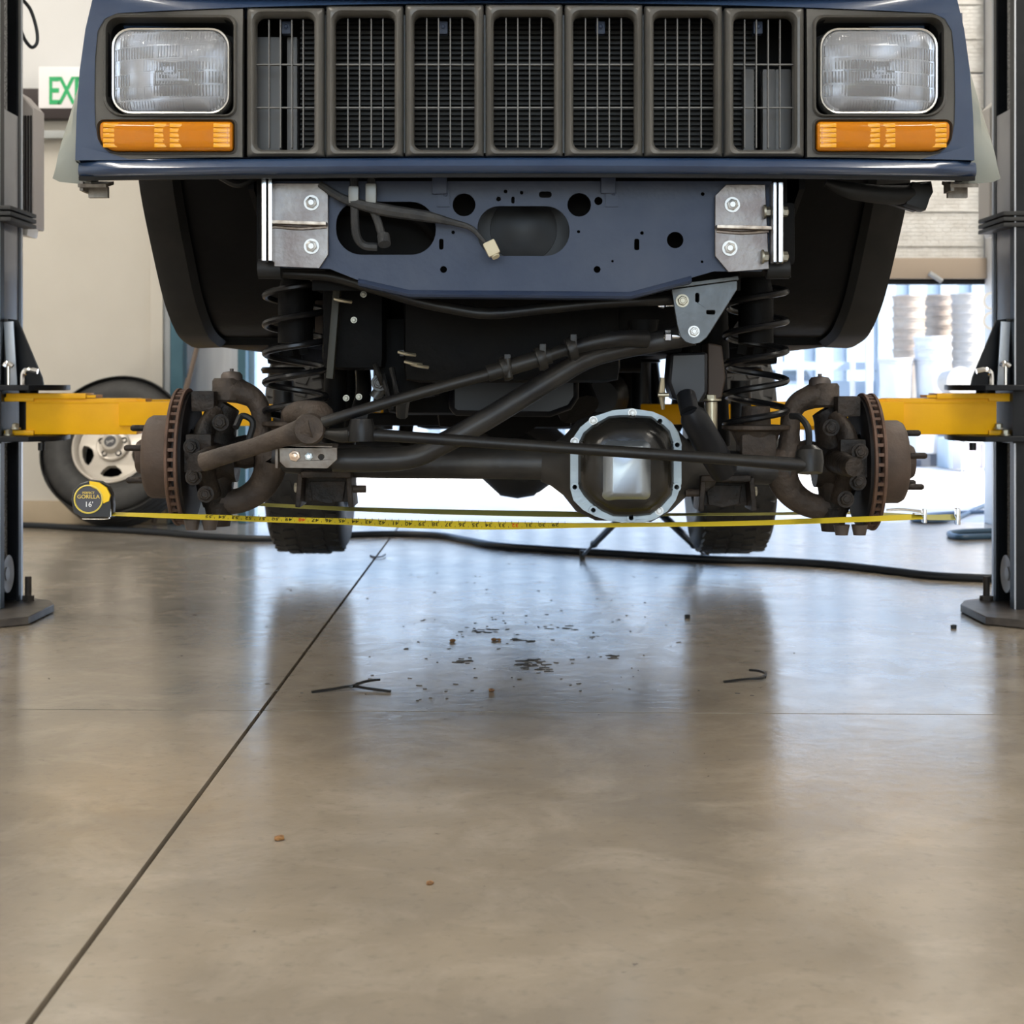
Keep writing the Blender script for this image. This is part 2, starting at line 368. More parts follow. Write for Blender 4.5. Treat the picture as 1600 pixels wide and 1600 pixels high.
# side returns sweep back into the fenders
for s in (0, 1):
    loops = []
    for dx, dy in ((0, .002), (-5, .03), (-9, .09), (-12, .22)):
        L_ = []
        for (x, y) in dens(outL, False):
            v = P(x, y, D0(x)); v.x += dx*.0011; v.y += dy
            if s: v.x = 2*X0-v.x-.0108+.0
            L_.append(v)
        loops.append(L_)
    b.loft(loops, False, False, closed=False)
header = part('header_panel', b, blue, ang=35)
# lower valance strip, rounded, full width
prof = [(243, .022), (246, .004), (251, -.001), (259, -.004), (265, -.001), (269, .007), (271, .018), (271, .03), (262, .05), (246, .05)]
loops = []
for k in range(41):
    x = 118+(1530-118)*k/40; yo = boty(x)-243; e = min(1, (min(x-118, 1530-x))/14.0); loops.append([H(x, y+yo, d+(1-e)**2*.02) for y, d in prof])
b = B(); b.loft(loops); part('front_valance', b, blue)
b = B(); loops = []
for k in range(31):
    x = 120+(1527-120)*k/30; yo = boty(x)-243; loops.append([H(x, y+yo, d) for y, d in ((269, .012), (275, .014), (273, .04), (262, .10), (255, .10), (260, .05))])
b.loft(loops); part('valance_underside', b, plasd)
# hood and body shell behind (keeps daylight out of the engine bay)
loops = []
for k, (D, z, hw) in enumerate(((2.87, P(0, -10, 2.87).z, .70), (2.93, 1.385, .72), (3.3, 1.42, .735), (4.05, 1.46, .745))):
    L_ = []
    for j in range(15):
        u = j/14*2-1; L_.append(Vector((X0+u*hw, D+(.06*abs(u)**2.5 if k == 0 else 0), z-.035*abs(u)**4)))
    loops.append(L_+[v-Vector((0, 0, .03)) for v in L_[::-1]])
b = B(); b.loft(loops); part('hood', b, blue)
# grille: seven slots
grille = B(); grille.plate(dens([(384, topy(384)+2), (1258, topy(1258)+2), (1258, 243), (384, 243)], step=30), [rr(a-4, 19, c+4, 236, 14) for a, c in ((400, 488), (524, 614), (648, 739), (773, 864), (897, 990), (1024, 1115), (1149, 1239))], lambda x, y: H(x, y, .022), (0, .01, 0))
gr = part('grille', grille, plas)
seps = (383, 507, 631, 757, 881, 1006, 1131, 1259)
slots = ((399, 489), (523, 615), (647, 740), (772, 865), (897, 991), (1023, 1117), (1148, 1241))
for i in range(7):
    a, c = seps[i]+1.5, seps[i+1]-1.5; s0, s1 = slots[i]; b = B()
    t = topy((a+c)/2); e0 = t+1; ys, ye = 15+t*.55, 236
    loops = [[H(x, y, d) for x, y in rr(*q)] for q, d in (((a, e0, c, 244, 3), .024), ((a, e0, c, 244, 3), .010), ((a+3, e0+3, c-3, 242, 5), .003), ((a+8, e0+6, c-8, 240, 9), -.002),
             ((s0-5, ys-2, s1+5, ye+1, 15), -.001), ((s0-2, ys, s1+2, ye-1, 14), .004), ((s0-1, ys+3, s1+1, ye-3, 13), .010), ((s0-1, ys+3, s1+1, ye-3, 13), .032))]
    b.loft(loops, False, False); new('slot_surround', b, plas, gr)
    for k in range(4):
        x = s0+(s1-s0)*(k+1)/5; b = B(); p, q = H(x, ys+6, .028), H(x, ye-8, .028); b.box((p+q)/2, (.0022, .010, (p-q).length), bev=.0006); new('grille_bar', b, plasd if False else M('grille_bar_grey', (.13, .125, .118), .4), gr)
    for y in (96, 164):
        b = B(); p, q = H(s0-2, y, .030), H(s1+2, y, .030); b.box((p+q)/2, ((p-q).length, .008, .0025), bev=.0006); new('grille_bar', b, MATS['grille_bar_grey'], gr)
    if i % 2 == 0 or i == 6:
        x = (s0+s1)/2-3; b = B(); b.box(H(x, 33, .06), (.016, .02, .022), bev=.003); b.hexbolt(H(x, 32, .049), (0, -1, 0), .004, .004); new('clip', b, bluedull, gr)
# condenser core behind the grille
b = B(); DC = 2.93; cz0, cz1 = P(0, 262, DC).z, P(0, -6, DC).z
xa, xb = P(470, 0, DC).x, P(1180, 0, DC).x
n = 34
for k in range(n): b.box(((xa+xb)/2, DC, cz0+(cz1-cz0)*(k+.5)/n), (xb-xa, .016, .0035))
b.box(((xa+xb)/2, DC+.012, (cz0+cz1)/2), (xb-xa, .01, cz1-cz0)); part('condenser', b, M('condenser_fins', (.010, .010, .010), .45, .3, (.017, .017, .016), 50, spec=.3))
for xs, wds in (((412, 430), (.030, .022)), ((455, 462), (.012, .01)), ((1168, 1200), (.02, .024)), ((1222,), (.028,))):
    for x, wd in zip(xs, wds):
        b = B(); p, q = P(x, 60 if x < 800 else 110, 2.92), P(x, 260, 2.92); b.box((p+q)/2, (wd, .03, (p-q).length), bev=.005); part('radiator_support', b, M('grey_support', (.13, .13, .13), .5, .2))
b = B(); b.box((X0, 3.02, 1.215), (1.40, .03, .27)); part('radiator', b, black)
# lamp bezels, headlights, turn signals
for s in (1, -1):
    mx = (lambda x: x) if s > 0 else (lambda x: 1640-x)
    HB = lambda x, y, d=0, mx=mx: H(mx(x), y, d)
    out = dens(insL, False)+[(230, 247), (300, 246), (378, 245)]+[(378, 180), (378, 100), (379, topy(379)+2)]+[(330, topy(330)+1), (270, topy(270)+1), (220, topy(220)+1)]
    hop = rr(164, 26, 366, 180, (20, 14, 14, 30)); sop = rr(153, 188, 366, 238, (10, 8, 8, 30))
    b = B(); b.plate(out, [hop, sop], lambda x, y: HB(x, y, .004), (0, .02, 0))
    # raised rim round the lamp opening, then a deep bucket
    loops = [[HB(x, y, d) for x, y in rr(*q)] for q, d in (((160, 22, 370, 183, (22, 16, 16, 32)), .004), ((162, 24, 368, 181, (21, 15, 15, 31)), -.004), ((165, 27, 365, 179, (20, 14, 14, 30)), -.001), ((167, 30, 363, 177, (20, 14, 14, 30)), .03))]
    b.loft(loops, False, False)
    loops = [[HB(x, y, d) for x, y in rr(*q)] for q, d in (((150, 185, 370, 241, (12, 10, 10, 34)), .004), ((152, 187, 368, 239, (11, 9, 9, 32)), -.003), ((155, 190, 364, 236, (9, 7, 7, 28)), .012))]
    b.loft(loops, False, False)
    part('lamp_bezel', b, plas)
    b = B(); loops = [[HB(x, y, d) for x, y in rr(*q)] for q, d in (((166, 28, 364, 178, 18), .012), ((168, 31, 362, 177, 18), .05), ((174, 40, 358, 174, 18), .075))]
    b.loft(loops, False, True); part('lamp_bucket', b, plasd)
    hl = B(); q = (173, 42, 359, 178)
    prof = (((q[0], q[1], q[2], q[3], 30), .03), ((q[0], q[1], q[2], q[3], 30), .008), ((q[0]+1.5, q[1]+1.5, q[2]-1.5, q[3]-1.5, 29), .002), ((q[0]+4, q[1]+4, q[2]-4, q[3]-4, 27), .003), ((q[0]+6, q[1]+6, q[2]-6, q[3]-6, 25), .010))
    loops = [[HB(x, y, d) for x, y in rr(*p, n=7)] for p, d in prof]; hl.loft(loops, False, False); h = part('headlight', hl, M('satin_trim_ring', (.72, .71, .68), .25, .85))
    b = B(); cx, cy = (q[0]+q[2])/2, (q[1]+q[3])/2; base = rr(q[0]+5, q[1]+5, q[2]-5, q[3]-5, 26, n=7); loops = []
    for sc_, d in ((1, .010), (.985, .003), (.95, -.002), (.85, -.008), (.65, -.0145), (.4, -.018), (.15, -.0195)): loops.append([HB(cx+(x-cx)*sc_, cy+(y-cy)*sc_, d) for x, y in base])
    for sc_, d in ((.15, -.0155), (.65, -.0105), (.95, .002), (.99, .010)): loops.append([HB(cx+(x-cx)*sc_, cy+(y-cy)*sc_, d) for x, y in base])
    b.loft(loops, False, False); b.bm.faces.new([v for v in b.bm.verts[:][len(base)*6:len(base)*7]]); b.bm.faces.new([v for v in b.bm.verts[:][len(base)*7:len(base)*8]][::-1]); new('lens', b, lensm, h)
    b = B(); loops = []
    for sc_, d in ((1, .011), (.93, .014), (.9, .03), (.75, .055), (.5, .075), (.2, .085)): loops.append([HB(cx+(x-cx)*sc_, cy+(y-cy)*sc_, d) for x, y in base])
    b.loft(loops, False, True); new('reflector', b, reflect, h)
    b = B(); p = HB(cx, cy, .03); b.cyl(p, p+Vector((0, .05, 0)), .009); b.box(p+Vector((0, .0, -.012)), (.06, .012, .004)); new('bulb', b, M('bulb_glass', (.8, .82, .85), .2, .3), h)
    # turn signal
    sq = (156, 190, 364, 236); R4 = (7, 6, 6, 26)
    hs = B(); hs.loft([[HB(x, y, d) for x, y in rr(*p)] for p, d in (((sq[0]+1, sq[1]+1, sq[2]-1, sq[3]-1, R4), .006), ((sq[0]+3, sq[1]+3, sq[2]-3, sq[3]-3, R4), .022))], False, True)
    ts = part('turn_signal', hs, whitei)
    for xa_, xb_ in ((162, 188), (242, 262), (266, 286), (334, 361)):
        for k in range(5):
            y = 197+k*7.8; b = B(); b.box(HB((xa_+xb_)/2, y, -.0068), ((xb_-xa_)*.00106, .004, .0074), bev=.0018); new('lens_prism', b, prism, ts)
    b = B(); loops = [[HB(x, y, d) for x, y in rr(*p)] for p, d in (((sq[0], sq[1], sq[2], sq[3], R4), .012), ((sq[0], sq[1], sq[2], sq[3], R4), .0), ((sq[0]+2, sq[1]+2, sq[2]-2, sq[3]-2, R4), -.004), ((sq[0]+7, sq[1]+8, sq[2]-7, sq[3]-8, (3, 3, 3, 18)), -.007), ((sq[0]+50, sq[1]+16, sq[2]-50, sq[3]-16, 2), -.008))]
    b.loft(loops, False, True); new('lens', b, amber, ts)
# fenders, arch lips, flares, wheel wells
ARCH = [(2.965, 1.030), (3.01, 1.12), (3.10, 1.25), (3.20, 1.30), (3.32, 1.29), (3.41, 1.19), (3.47, 1.075), (3.60, .947), (3.71, .857), (3.82, .803), (3.90, .782), (4.02, .768)]
arch = [(v.x, v.y) for v in catmull([Vector((a, c, 0)) for a, c in ARCH], 5)]
for s in (-1, 1):
    XX = lambda x, s=s: X0+s*x
    out = [(2.93, 1.035), (2.96, 1.33)]+[(3.2, 1.395), (4.05, 1.43), (4.05, .80)]+arch[::-1]
    b = B(); b.plate(out, [], lambda y, z: Vector((XX(.775), y, z)), (-s*.012, 0, 0)); part('fender', b, blue, ang=30)
    # flare: rounded band standing out from the arch
    loops = []
    n = len(arch)
    for i, (y, z) in enumerate(arch):
        a, c = arch[max(i-1, 0)], arch[min(i+1, n-1)]; tx, tz = c[0]-a[0], c[1]-a[1]; l = math.hypot(tx, tz); nx, nz = -tz/l, tx/l
        wv = .105*(1-.35*min(1, i/(n*.75)))
        q = []
        for rad, xo in ((0, .765), (-.006, .80), (0, .832), (.012, .842), (.03, .838), (wv*.7, .815), (wv, .778), (wv, .765)):
            q.append(Vector((XX(.762+(xo-.762)*(1-.93*min(1, i/(n*.45)))), max(y+nx*rad, 2.955+.02*rad), z+nz*rad)))
        loops.append(q)
    b = B(); b.loft(loops); part('fender_flare', b, flarem)
    # inner lip: dark rubber edge of the arch
    loops = []
    for i, (y, z) in enumerate(arch):
        a, c = arch[max(i-1, 0)], arch[min(i+1, n-1)]; tx, tz = c[0]-a[0], c[1]-a[1]; l = math.hypot(tx, tz); nx, nz = -tz/l, tx/l
        loops.append([Vector((XX(xo), y+nx*rad, z+nz*rad)) for rad, xo in ((.004, .80), (-.008, .80), (-.012, .785), (-.010, .73), (.004, .715), (.012, .75))])
    b = B(); b.loft(loops[3:]); part('arch_lip', b, plasd)
    # wheel well
    loops = [[Vector((XX(x), y+.012, z+.012)) for y, z in arch[4:]] for x in (.79, .72, .60, .50)]
    b = B(); b.loft(loops, False, False, closed=False)
    b.plate([(2.99, 1.36), (4.03, 1.36), (4.03, .775)]+[(y, z+.0) for y, z in arch[::-1][4:36:3]]+[(2.99, 1.05)] if False else [(2.99, 1.38), (4.03, 1.38), (4.03, .775), (3.3, .90), (2.99, 1.02)], [], lambda y, z: Vector((XX(.50), y, z)), (-s*.01, 0, 0))
    b.box((XX(.665), 4.03, 1.08), (.24, .02, .6))
    for k in range(3): b.box((XX(.56+k*.07), 3.93-.02*k, 1.02), (.016, .05, .42), Matrix.Rotation(.5, 3, 'X'), bev=.006)
    part('wheel_well_liner', b, liner)
    # ragged clip edges hanging under the header corner
    b = B(); p = P(150 if s < 0 else 1500, 288, 2.98); b.box(p, (.05, .06, .006), Matrix.Rotation(.2, 3, 'X')); b.box(p+Vector((0, .02, -.012)), (.035, .012, .02)); b.box(p+Vector((-.02, .0, -.006)), (.006, .05, .016)); part('fender_bracket', b, M('worn_bracket', (.12, .105, .09), .5, .4, (.3, .28, .25), 40))
    b = B(); y0 = 3.02; zz = [(P(0, 100, 2.98).z), (P(0, 240, 2.98).z)]; b.box((XX(.776), 2.99, sum(zz)/2), (.014, .05, zz[0]-zz[1]), bev=.005); part('side_marker', b, orange)
    # pinch weld tags under the rocker
    for x, y, dz in ((.60, 4.02, .03), (.57, 4.03, .02), (.53, 4.02, .015)):
        b = B(); b.box((XX(x), y, .762-dz/2), (.022, .008, dz+.01), Matrix.Rotation(.2*s, 3, 'Y')); part('weld_tab', b, black)
    # body side behind the wheel
    b = B(); b.plate([(4.04, .80), (4.06, 1.45), (7.0, 1.45), (7.25, 1.1), (7.25, .95), (6.35, .95), (6.2, 1.2), (5.6, 1.2), (5.45, .95), (5.35, .80)], [], lambda y, z: Vector((XX(.775), y, z)), (-s*.02, 0, 0)); part('body_side', b, blue, ang=30)
    b = B(); b.box((XX(.66), 4.65, .785), (.22, 1.25, .045), bev=.012); part('rocker', b, black)
    b = B(); b.box((XX(.43), 3.55, .935), (.085, 1.25, .11), bev=.01); b.box((XX(.43), 5.2, .80), (.09, 2.2, .10), bev=.01); b.tube([(XX(.43), 4.05, .93), (XX(.43), 4.2, .85), (XX(.43), 4.4, .80)], .05, 8); part('frame_rail', b, black)
    b = B(); b.box((XX(.60), 4.45, .745), (.09, .5, .05), bev=.01); part('lift_rail', b, black)
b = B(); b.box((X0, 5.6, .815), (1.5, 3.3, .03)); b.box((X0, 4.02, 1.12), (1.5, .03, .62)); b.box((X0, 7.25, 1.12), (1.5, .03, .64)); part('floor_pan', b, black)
b = B(); b.box((X0, 5.7, 1.46), (1.53, 3.2, .03)); part('body_tub', b, blue)
# mud shield / black tray hanging behind the header corner on the far side
pts = [P(1290, 285, 2.98), P(1330, 298, 2.98), P(1400, 305, 3.0), P(1450, 295, 3.02)]; b = B(); b.tube(pts, [.008, .016, .018, .012], 10)
b.box(P(1432, 308, 3.02), (.04, .05, .045), Matrix.Rotation(.3, 3, 'Y'), bev=.008); b.plate([(1355, 290), (1455, 283), (1458, 300), (1445, 325), (1430, 330), (1390, 318)], [circ(1437, 296, 4), circ(1440, 312, 3)], lambda x, y: P(x, y, 3.03), (0, .02, 0)); part('washer_tank', b, plasd)
b = B(); b.tube([P(345, 276, 2.97), P(372, 288, 2.96), P(400, 276, 2.97)], .007, 8); part('hose_loop', b, plasd)

# crossmember with its holes
DX = 2.92
out = [(428, 283), (1206, 283), (1206, 400), (1190, 424), (1115, 424), (1080, 434), (985, 459), (640, 456), (560, 438), (515, 420), (428, 418)]
holes = [rr(525, 315, 681, 398, (36, 40, 38, 40), n=8), rr(746, 322, 890, 400, (34, 38, 38, 34), n=8), circ(725, 320, 18, 20), circ(905, 320, 18.5, 20), circ(694, 313, 6.5), circ(935, 314, 6.5), circ(1055, 375, 13, 18), circ(693, 421, 5.5, 12), circ(933, 421, 5.5, 12),
         rr(686, 373, 693, 390, 3, 3, 1), rr(991, 373, 999, 391, 3, 3, 1), rr(842, 299, 862, 309, 4.5, 3, 1), circ(779, 311, 4, 8), circ(790, 299, 3, 8), circ(815, 301, 3, 8), circ(1098, 303, 3.2, 8), circ(1003, 364, 3, 8), circ(904, 362, 2.6, 8), rr(799, 307, 804, 318, 2, 2, 1), circ(1097, 409, 2.2, 8), circ(957, 408, 2, 8), circ(708, 363, 3, 8)]
b = B(); b.plate(out, holes, lambda x, y: P(x, y, DX), (0, .006, 0))
lip = [(560, 438), (640, 456), (985, 459), (1080, 434)]
loops = [[P(x, y+dy, DX)+Vector((0, d, 0)) for x, y in dens(lip, False)] for dy, d in ((-3, 0), (0, -.006), (4, -.010), (8, -.006), (9, .03))]
b.loft(loops, False, False, closed=False)
cm = part('crossmember', b, bluedull, ang=30)
for k, (x, y) in enumerate(((687, 288), (950, 287))):
    b = B(); p = P(x, y, DX); b.box(p+Vector((0, -.006, 0)), (.026, .008, .036), bev=.003); b.hexbolt(P(x+9, y+15, DX)+Vector((0, -.002, 0)), (0, -1, 0), .005, .004)
    b.box(P(x+6, 310, DX)+Vector((0, -.002, 0)), (.022, .003, .03)) ; new('tab', b, bluedull, cm)
b = B(); b.box((X0, 3.04, P(0, 360, 3.04).z), (.78, .02, .22)); b.tube([P(530, 325, 3.0), P(640, 335, 2.98), P(700, 390, 3.0)], .012, 8); part('inner_crossmember', b, black)
b = B(); c = P(818, 358, 3.0); b.lathe([(.085, 0), (.085, .02), (.062, .022), (.06, -.004), (.03, -.008), (.012, -.012)], c, (0, 1, 0), 36); part('pulley', b, M('pulley_black', (.006, .007, .009), .4, 0, (.010, .011, .013), 20, spec=.3))
# hanging wiring
b = B(); b.tube([P(500, 288, 2.90), P(540, 312, 2.885), P(600, 328, 2.88), P(665, 338, 2.885), P(705, 347, 2.89), P(735, 356, 2.89), P(752, 372, 2.885), P(760, 382, 2.88)], [.006, .008, .011, .010, .006, .005, .004, .003], 8)
wh = part('wiring_harness', b, M('loom_tape', (.028, .03, .033), .6, 0, (.05, .05, .05), 30, .3, 80))
b = B(); b.tube([P(553, 278, 2.90), P(554, 320, 2.89), P(556, 365, 2.90), P(568, 383, 2.91), P(590, 386, 2.91)], .0075, 8); new('hose', b, MATS['loom_tape'], wh)
b = B(); b.tube([P(580, 280, 2.90), P(580, 318, 2.89), P(590, 345, 2.89), P(598, 372, 2.89)], .007, 8); b.cyl(P(599, 368, 2.89), P(601, 382, 2.88), .011); new('hose', b, MATS['loom_tape'], wh)
b = B(); b.box(P(553, 305, 2.885), (.018, .02, .03), bev=.004); b.box(P(580, 303, 2.885), (.019, .02, .035), bev=.004); new('hose_clamp', b, M('grey_clamp', (.16, .16, .15), .4, .5), wh)
b = B(); b.box(P(768, 388, 2.875), (.022, .022, .026), Matrix.Rotation(-.45, 3, 'Y'), bev=.004); b.cyl(P(772, 396, 2.875), P(775, 402, 2.872), .008, .007); new('connector', b, M('yellowed_nylon', (.55, .50, .36), .5), wh)
# bumper brackets
bolt = mesh(B().hexbolt((0, 0, 0), (0, -1, 0), .0095, .009), M('bright_zinc', (.50, .50, .49), .42, .85))
nut = mesh(B().hexbolt((0, 0, 0), (1, 0, 0), .009, .012), zinc)
for s in (-1, 1):
    ou = [(428, 286), (497, 286), (513, 303), (513, 398), (499, 419), (428, 416)] if s < 0 else [(1117, 306), (1135, 288), (1196, 288), (1202, 420), (1138, 425), (1117, 400)]
    D = DX-.012
    b = B(); b.plate(ou, [], lambda x, y: P(x, y, D), (0, .006, 0)); br = part('bumper_bracket', b, steel, bevel=.001)
    for xa_, xb_ in (((414, 421), (424, 430)) if s < 0 else ((1203, 1208), (1211, 1218))):
        p, q = P((xa_+xb_)/2, 284 if s < 0 else 289, D), P((xa_+xb_)/2, 410 if s < 0 else 412, D); b = B(); b.box((p+q)/2+Vector((0, .03, 0)), ((xb_-xa_)*D/FPX, .14, (p-q).length), bev=.0015); new('flange', b, bright if s < 0 else M('brushed_steel', (.6, .62, .66), .3, .9), br)
    p = P(470 if s < 0 else 1160, 350 if s < 0 else 357, D); b = B(); b.box(p+Vector((0, -.012, 0)), (.094 if s < 0 else .095, .03, .006), Matrix.Rotation(.03, 3, 'Y'), bev=.001); b.tube([p+Vector((-.045, -.002, -.005)), p+Vector((0, -.004, -.008)), p+Vector((.045, -.002, -.005))], .003, 6); new('gusset', b, M('welded_edge', (.42, .36, .30), .35, .8, (.2, .16, .13), 60), br)
    for x, y in (((487, 317), (487, 385)) if s < 0 else ((1144, 320), (1140, 388))): inst('bolt', bolt, br, Matrix.Translation(P(x, y, D)) @ Matrix.Scale(1.05, 4))
    if s > 0:
        for x, y in ((1193, 331), (1190, 401), (1220, 331), (1220, 401)): inst('nut', nut, br, Matrix.Translation(P(x, y, D-.012)))
    b = B(); b.box(P(464 if s < 0 else 1166, 355, 3.05), (.12, .18, .17)); part('rail_horn', b, black)
    p = P(422 if s < 0 else 1215, 420, 2.93); b = B(); b.lathe([(.010, -.02), (.018, -.02), (.018, .02), (.010, .02)], p, (1, 0, 0), 16); part('sway_bar_bushing', b, plasd)
# sway bar
b = B(); b.tube([P(425, 424, 3.0), P(470, 428, 3.0), P(520, 432, 3.0), P(590, 452, 3.0), P(650, 470, 3.0), P(700, 481, 3.0), P(765, 490, 3.0), P(850, 482, 3.0), P(930, 474, 3.0), P(1000, 470, 3.0), P(1050, 468, 3.02)], .0105, 10); part('sway_bar', b, satin)
# engine, gearbox, tank and the rest of the dark underside
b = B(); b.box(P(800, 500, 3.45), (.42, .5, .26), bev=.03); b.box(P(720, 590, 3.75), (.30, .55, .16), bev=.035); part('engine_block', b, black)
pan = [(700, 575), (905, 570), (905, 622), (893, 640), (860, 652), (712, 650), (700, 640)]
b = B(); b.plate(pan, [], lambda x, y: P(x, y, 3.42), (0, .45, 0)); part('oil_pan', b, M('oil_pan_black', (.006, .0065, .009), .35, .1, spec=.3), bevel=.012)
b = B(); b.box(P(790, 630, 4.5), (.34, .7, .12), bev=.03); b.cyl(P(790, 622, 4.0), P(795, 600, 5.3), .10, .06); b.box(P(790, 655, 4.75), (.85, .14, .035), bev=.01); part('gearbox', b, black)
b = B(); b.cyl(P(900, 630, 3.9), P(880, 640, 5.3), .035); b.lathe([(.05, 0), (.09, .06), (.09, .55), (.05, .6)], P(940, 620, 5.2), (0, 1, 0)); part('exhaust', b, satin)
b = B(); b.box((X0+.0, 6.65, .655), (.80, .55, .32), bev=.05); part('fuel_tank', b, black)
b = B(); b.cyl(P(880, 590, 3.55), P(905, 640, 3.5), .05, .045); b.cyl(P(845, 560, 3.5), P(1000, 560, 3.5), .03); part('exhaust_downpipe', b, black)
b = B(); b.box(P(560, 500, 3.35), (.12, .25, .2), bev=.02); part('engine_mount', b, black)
b = B(); b.box(P(640, 560, 3.4), (.12, .2, .16), bev=.02)
part('engine_mount', b, black)
for x in (655, 663):
    b = B(); b.cyl(P(x, 470, 3.2), P(x, 545, 3.25), .005); part('coolant_line', b, satin)
b = B(); b.tube([P(660, 560, 3.3), P(640, 590, 3.32), P(630, 625, 3.34), P(628, 650, 3.36)], [.02, .016, .014, .012], 8); b.box(P(645, 552, 3.25), (.05, .03, .012), bev=.003); b.hexbolt(P(593, 598, 3.25), (0, -1, 0), .012, .014); b.cyl(P(585, 622, 3.28), P(600, 600, 3.28), .012); part('engine_bracket', b, M('dim_grey_casting', (.06, .06, .06), .4, .5))
for x, y in ((541, 622), (561, 620), (568, 460), (553, 500)):
    b = B(); b.hexbolt(P(x, y, 3.16), (0, -1, 0), .0045, .008); part('bolt', b, M('dull_bolt', (.25, .24, .2), .35, .8))
b = B(); b.box(P(522, 515, 3.2), (.014, .03, .19), Matrix.Rotation(.08, 3, 'Y'), bev=.003); part('frame_rib', b, M('olive_rib', (.020, .019, .011), .5, 0, (.03, .028, .018), 20))
b = B(); b.box(P(500, 500, 3.42), (.018, .02, .08), bev=.003); part('frame_rib', b, M('brown_gusset', (.04, .025, .016), .6))
for x, y, l in ((635, 553, .05), (645, 568, .04), (655, 572, .03), (580, 640, .03), (535, 470, .025)):
    b = B(); b.tube([P(x-12, y-3, 3.14), P(x, y, 3.13), P(x+14, y+2, 3.14)], .0035, 6); part('hose_fitting', b, M('dull_zinc', (.42, .38, .28), .35, .8))
for x, ya, yb in ((605, 585, 640), (618, 575, 632), (592, 570, 600)):
    b = B(); b.tube([P(x-6, ya, 3.22), P(x, (ya+yb)/2, 3.21), P(x+6, yb, 3.22)], .0055, 8); part('engine_line', b, satin)
# steering box and pitman arm (shadowed)
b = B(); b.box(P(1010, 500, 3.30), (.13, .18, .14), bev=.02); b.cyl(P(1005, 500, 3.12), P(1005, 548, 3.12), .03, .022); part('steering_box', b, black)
# front axle
AX = 3.31
b = B(); tl = [P(428, 712, AX), P(560, 721, AX), P(760, 723, AX), P(1100, 729, AX), P(1232, 733, AX)]
b.tube(tl, .0325, 18); b.lathe([(.034, 0), (.042, .02), (.06, .045), (.09, .07), (.108, .11), (.108, .22), (.085, .26), (.055, .29), (.045, .33), (.034, .345)], P(846, 726, AX), tl[4]-tl[0], 28)
axle = part('front_axle', b, M('axle_black', (.020, .020, .021), .42, .2, (.045, .042, .038), 9, .12, 50))
DF = AX-.135
ring_o = [(987, 638), (957, 641), (927, 651), (907, 667), (895, 685), (891, 709), (891, 764), (896, 782), (911, 797), (930, 807), (951, 814), (987, 818), (1005, 817), (1024, 811), (1043, 799), (1056, 782), (1065, 756), (1065, 693), (1060, 676), (1050, 660), (1038, 651), (1020, 643)]
ring_i = [(987, 648), (968, 648), (951, 650), (925, 664), (911, 676), (903, 693), (903, 730), (903, 761), (912, 775), (922, 786), (940, 799), (958, 807), (987, 808), (1016, 805), (1034, 792), (1050, 774), (1053, 756), (1053, 730), (1053, 693), (1047, 673), (1035, 661), (1018, 650)]
bolts_d = [(927, 657, 1), (988, 645, 1), (1031, 658, 0), (1058, 695, 0), (1057, 761, 0), (1030, 798, 1), (986, 809, 0), (927, 797, 0), (898, 761, 0), (898, 690, 1)]
b = B(); b.plate(ring_o, [circ(x, y, 3.6, 10) if not k else circ(x, y, 1.5, 6) for x, y, k in bolts_d], lambda x, y: P(x, y, DF), (0, .014, 0))
cx, cy = 978, 728
lo_ = [[P(cx+(x-cx)*.96, cy+(y-cy)*.96, DF)+Vector((0, .012, 0)) for x, y in ring_o], [P(cx+(x-cx)*.9, cy+(y-cy)*.9, DF)+Vector((0, .09, 0)) for x, y in ring_o]]; b.loft(lo_, False, True)
cov = part('differential_cover', b, silver, bevel=.0012, label='silver bolt flange round the black differential cover')
b = B(); loops = []
for sc_, d in ((1.0, .002), (.985, -.006), (.93, -.02), (.82, -.036), (.66, -.044)): loops.append([P(cx+(x-cx)*sc_, cy+(y-cy)*sc_, DF)+Vector((0, d, 0)) for x, y in ring_i])
b.loft(loops, False, True); new('cover_dome', b, gloss, cov, ang=60)
b = B(); loops = [[P(x, y, DF)+Vector((0, d, 0)) for x, y in rr(*q)] for q, d in (((938, 686, 1016, 780, 12), -.040), ((950, 694, 1004, 770, 6), -.062), ((955, 697, 999, 767, 4), -.064))]
b.loft(loops, False, True); new('cover_boss', b, M('boss_painted_sheen', (.34, .38, .42), .3, .75), cov)  # pale bluish colour imitates daylight reflected on the cover boss
dbolt = mesh(B().hexbolt((0, 0, 0), (0, -1, 0), .0062, .007), MATS['bright_zinc'])
eye = mesh(B().lathe([(.0085, 0), (.0085, -.005), (.0048, -.005), (.0048, 0)], (0, 0, 0), (0, 1, 0), 14, False), silver)
for x, y, k in bolts_d: inst('bolt' if k else 'bolt_hole_boss', dbolt if k else eye, cov, Matrix.Translation(P(x, y, DF)))
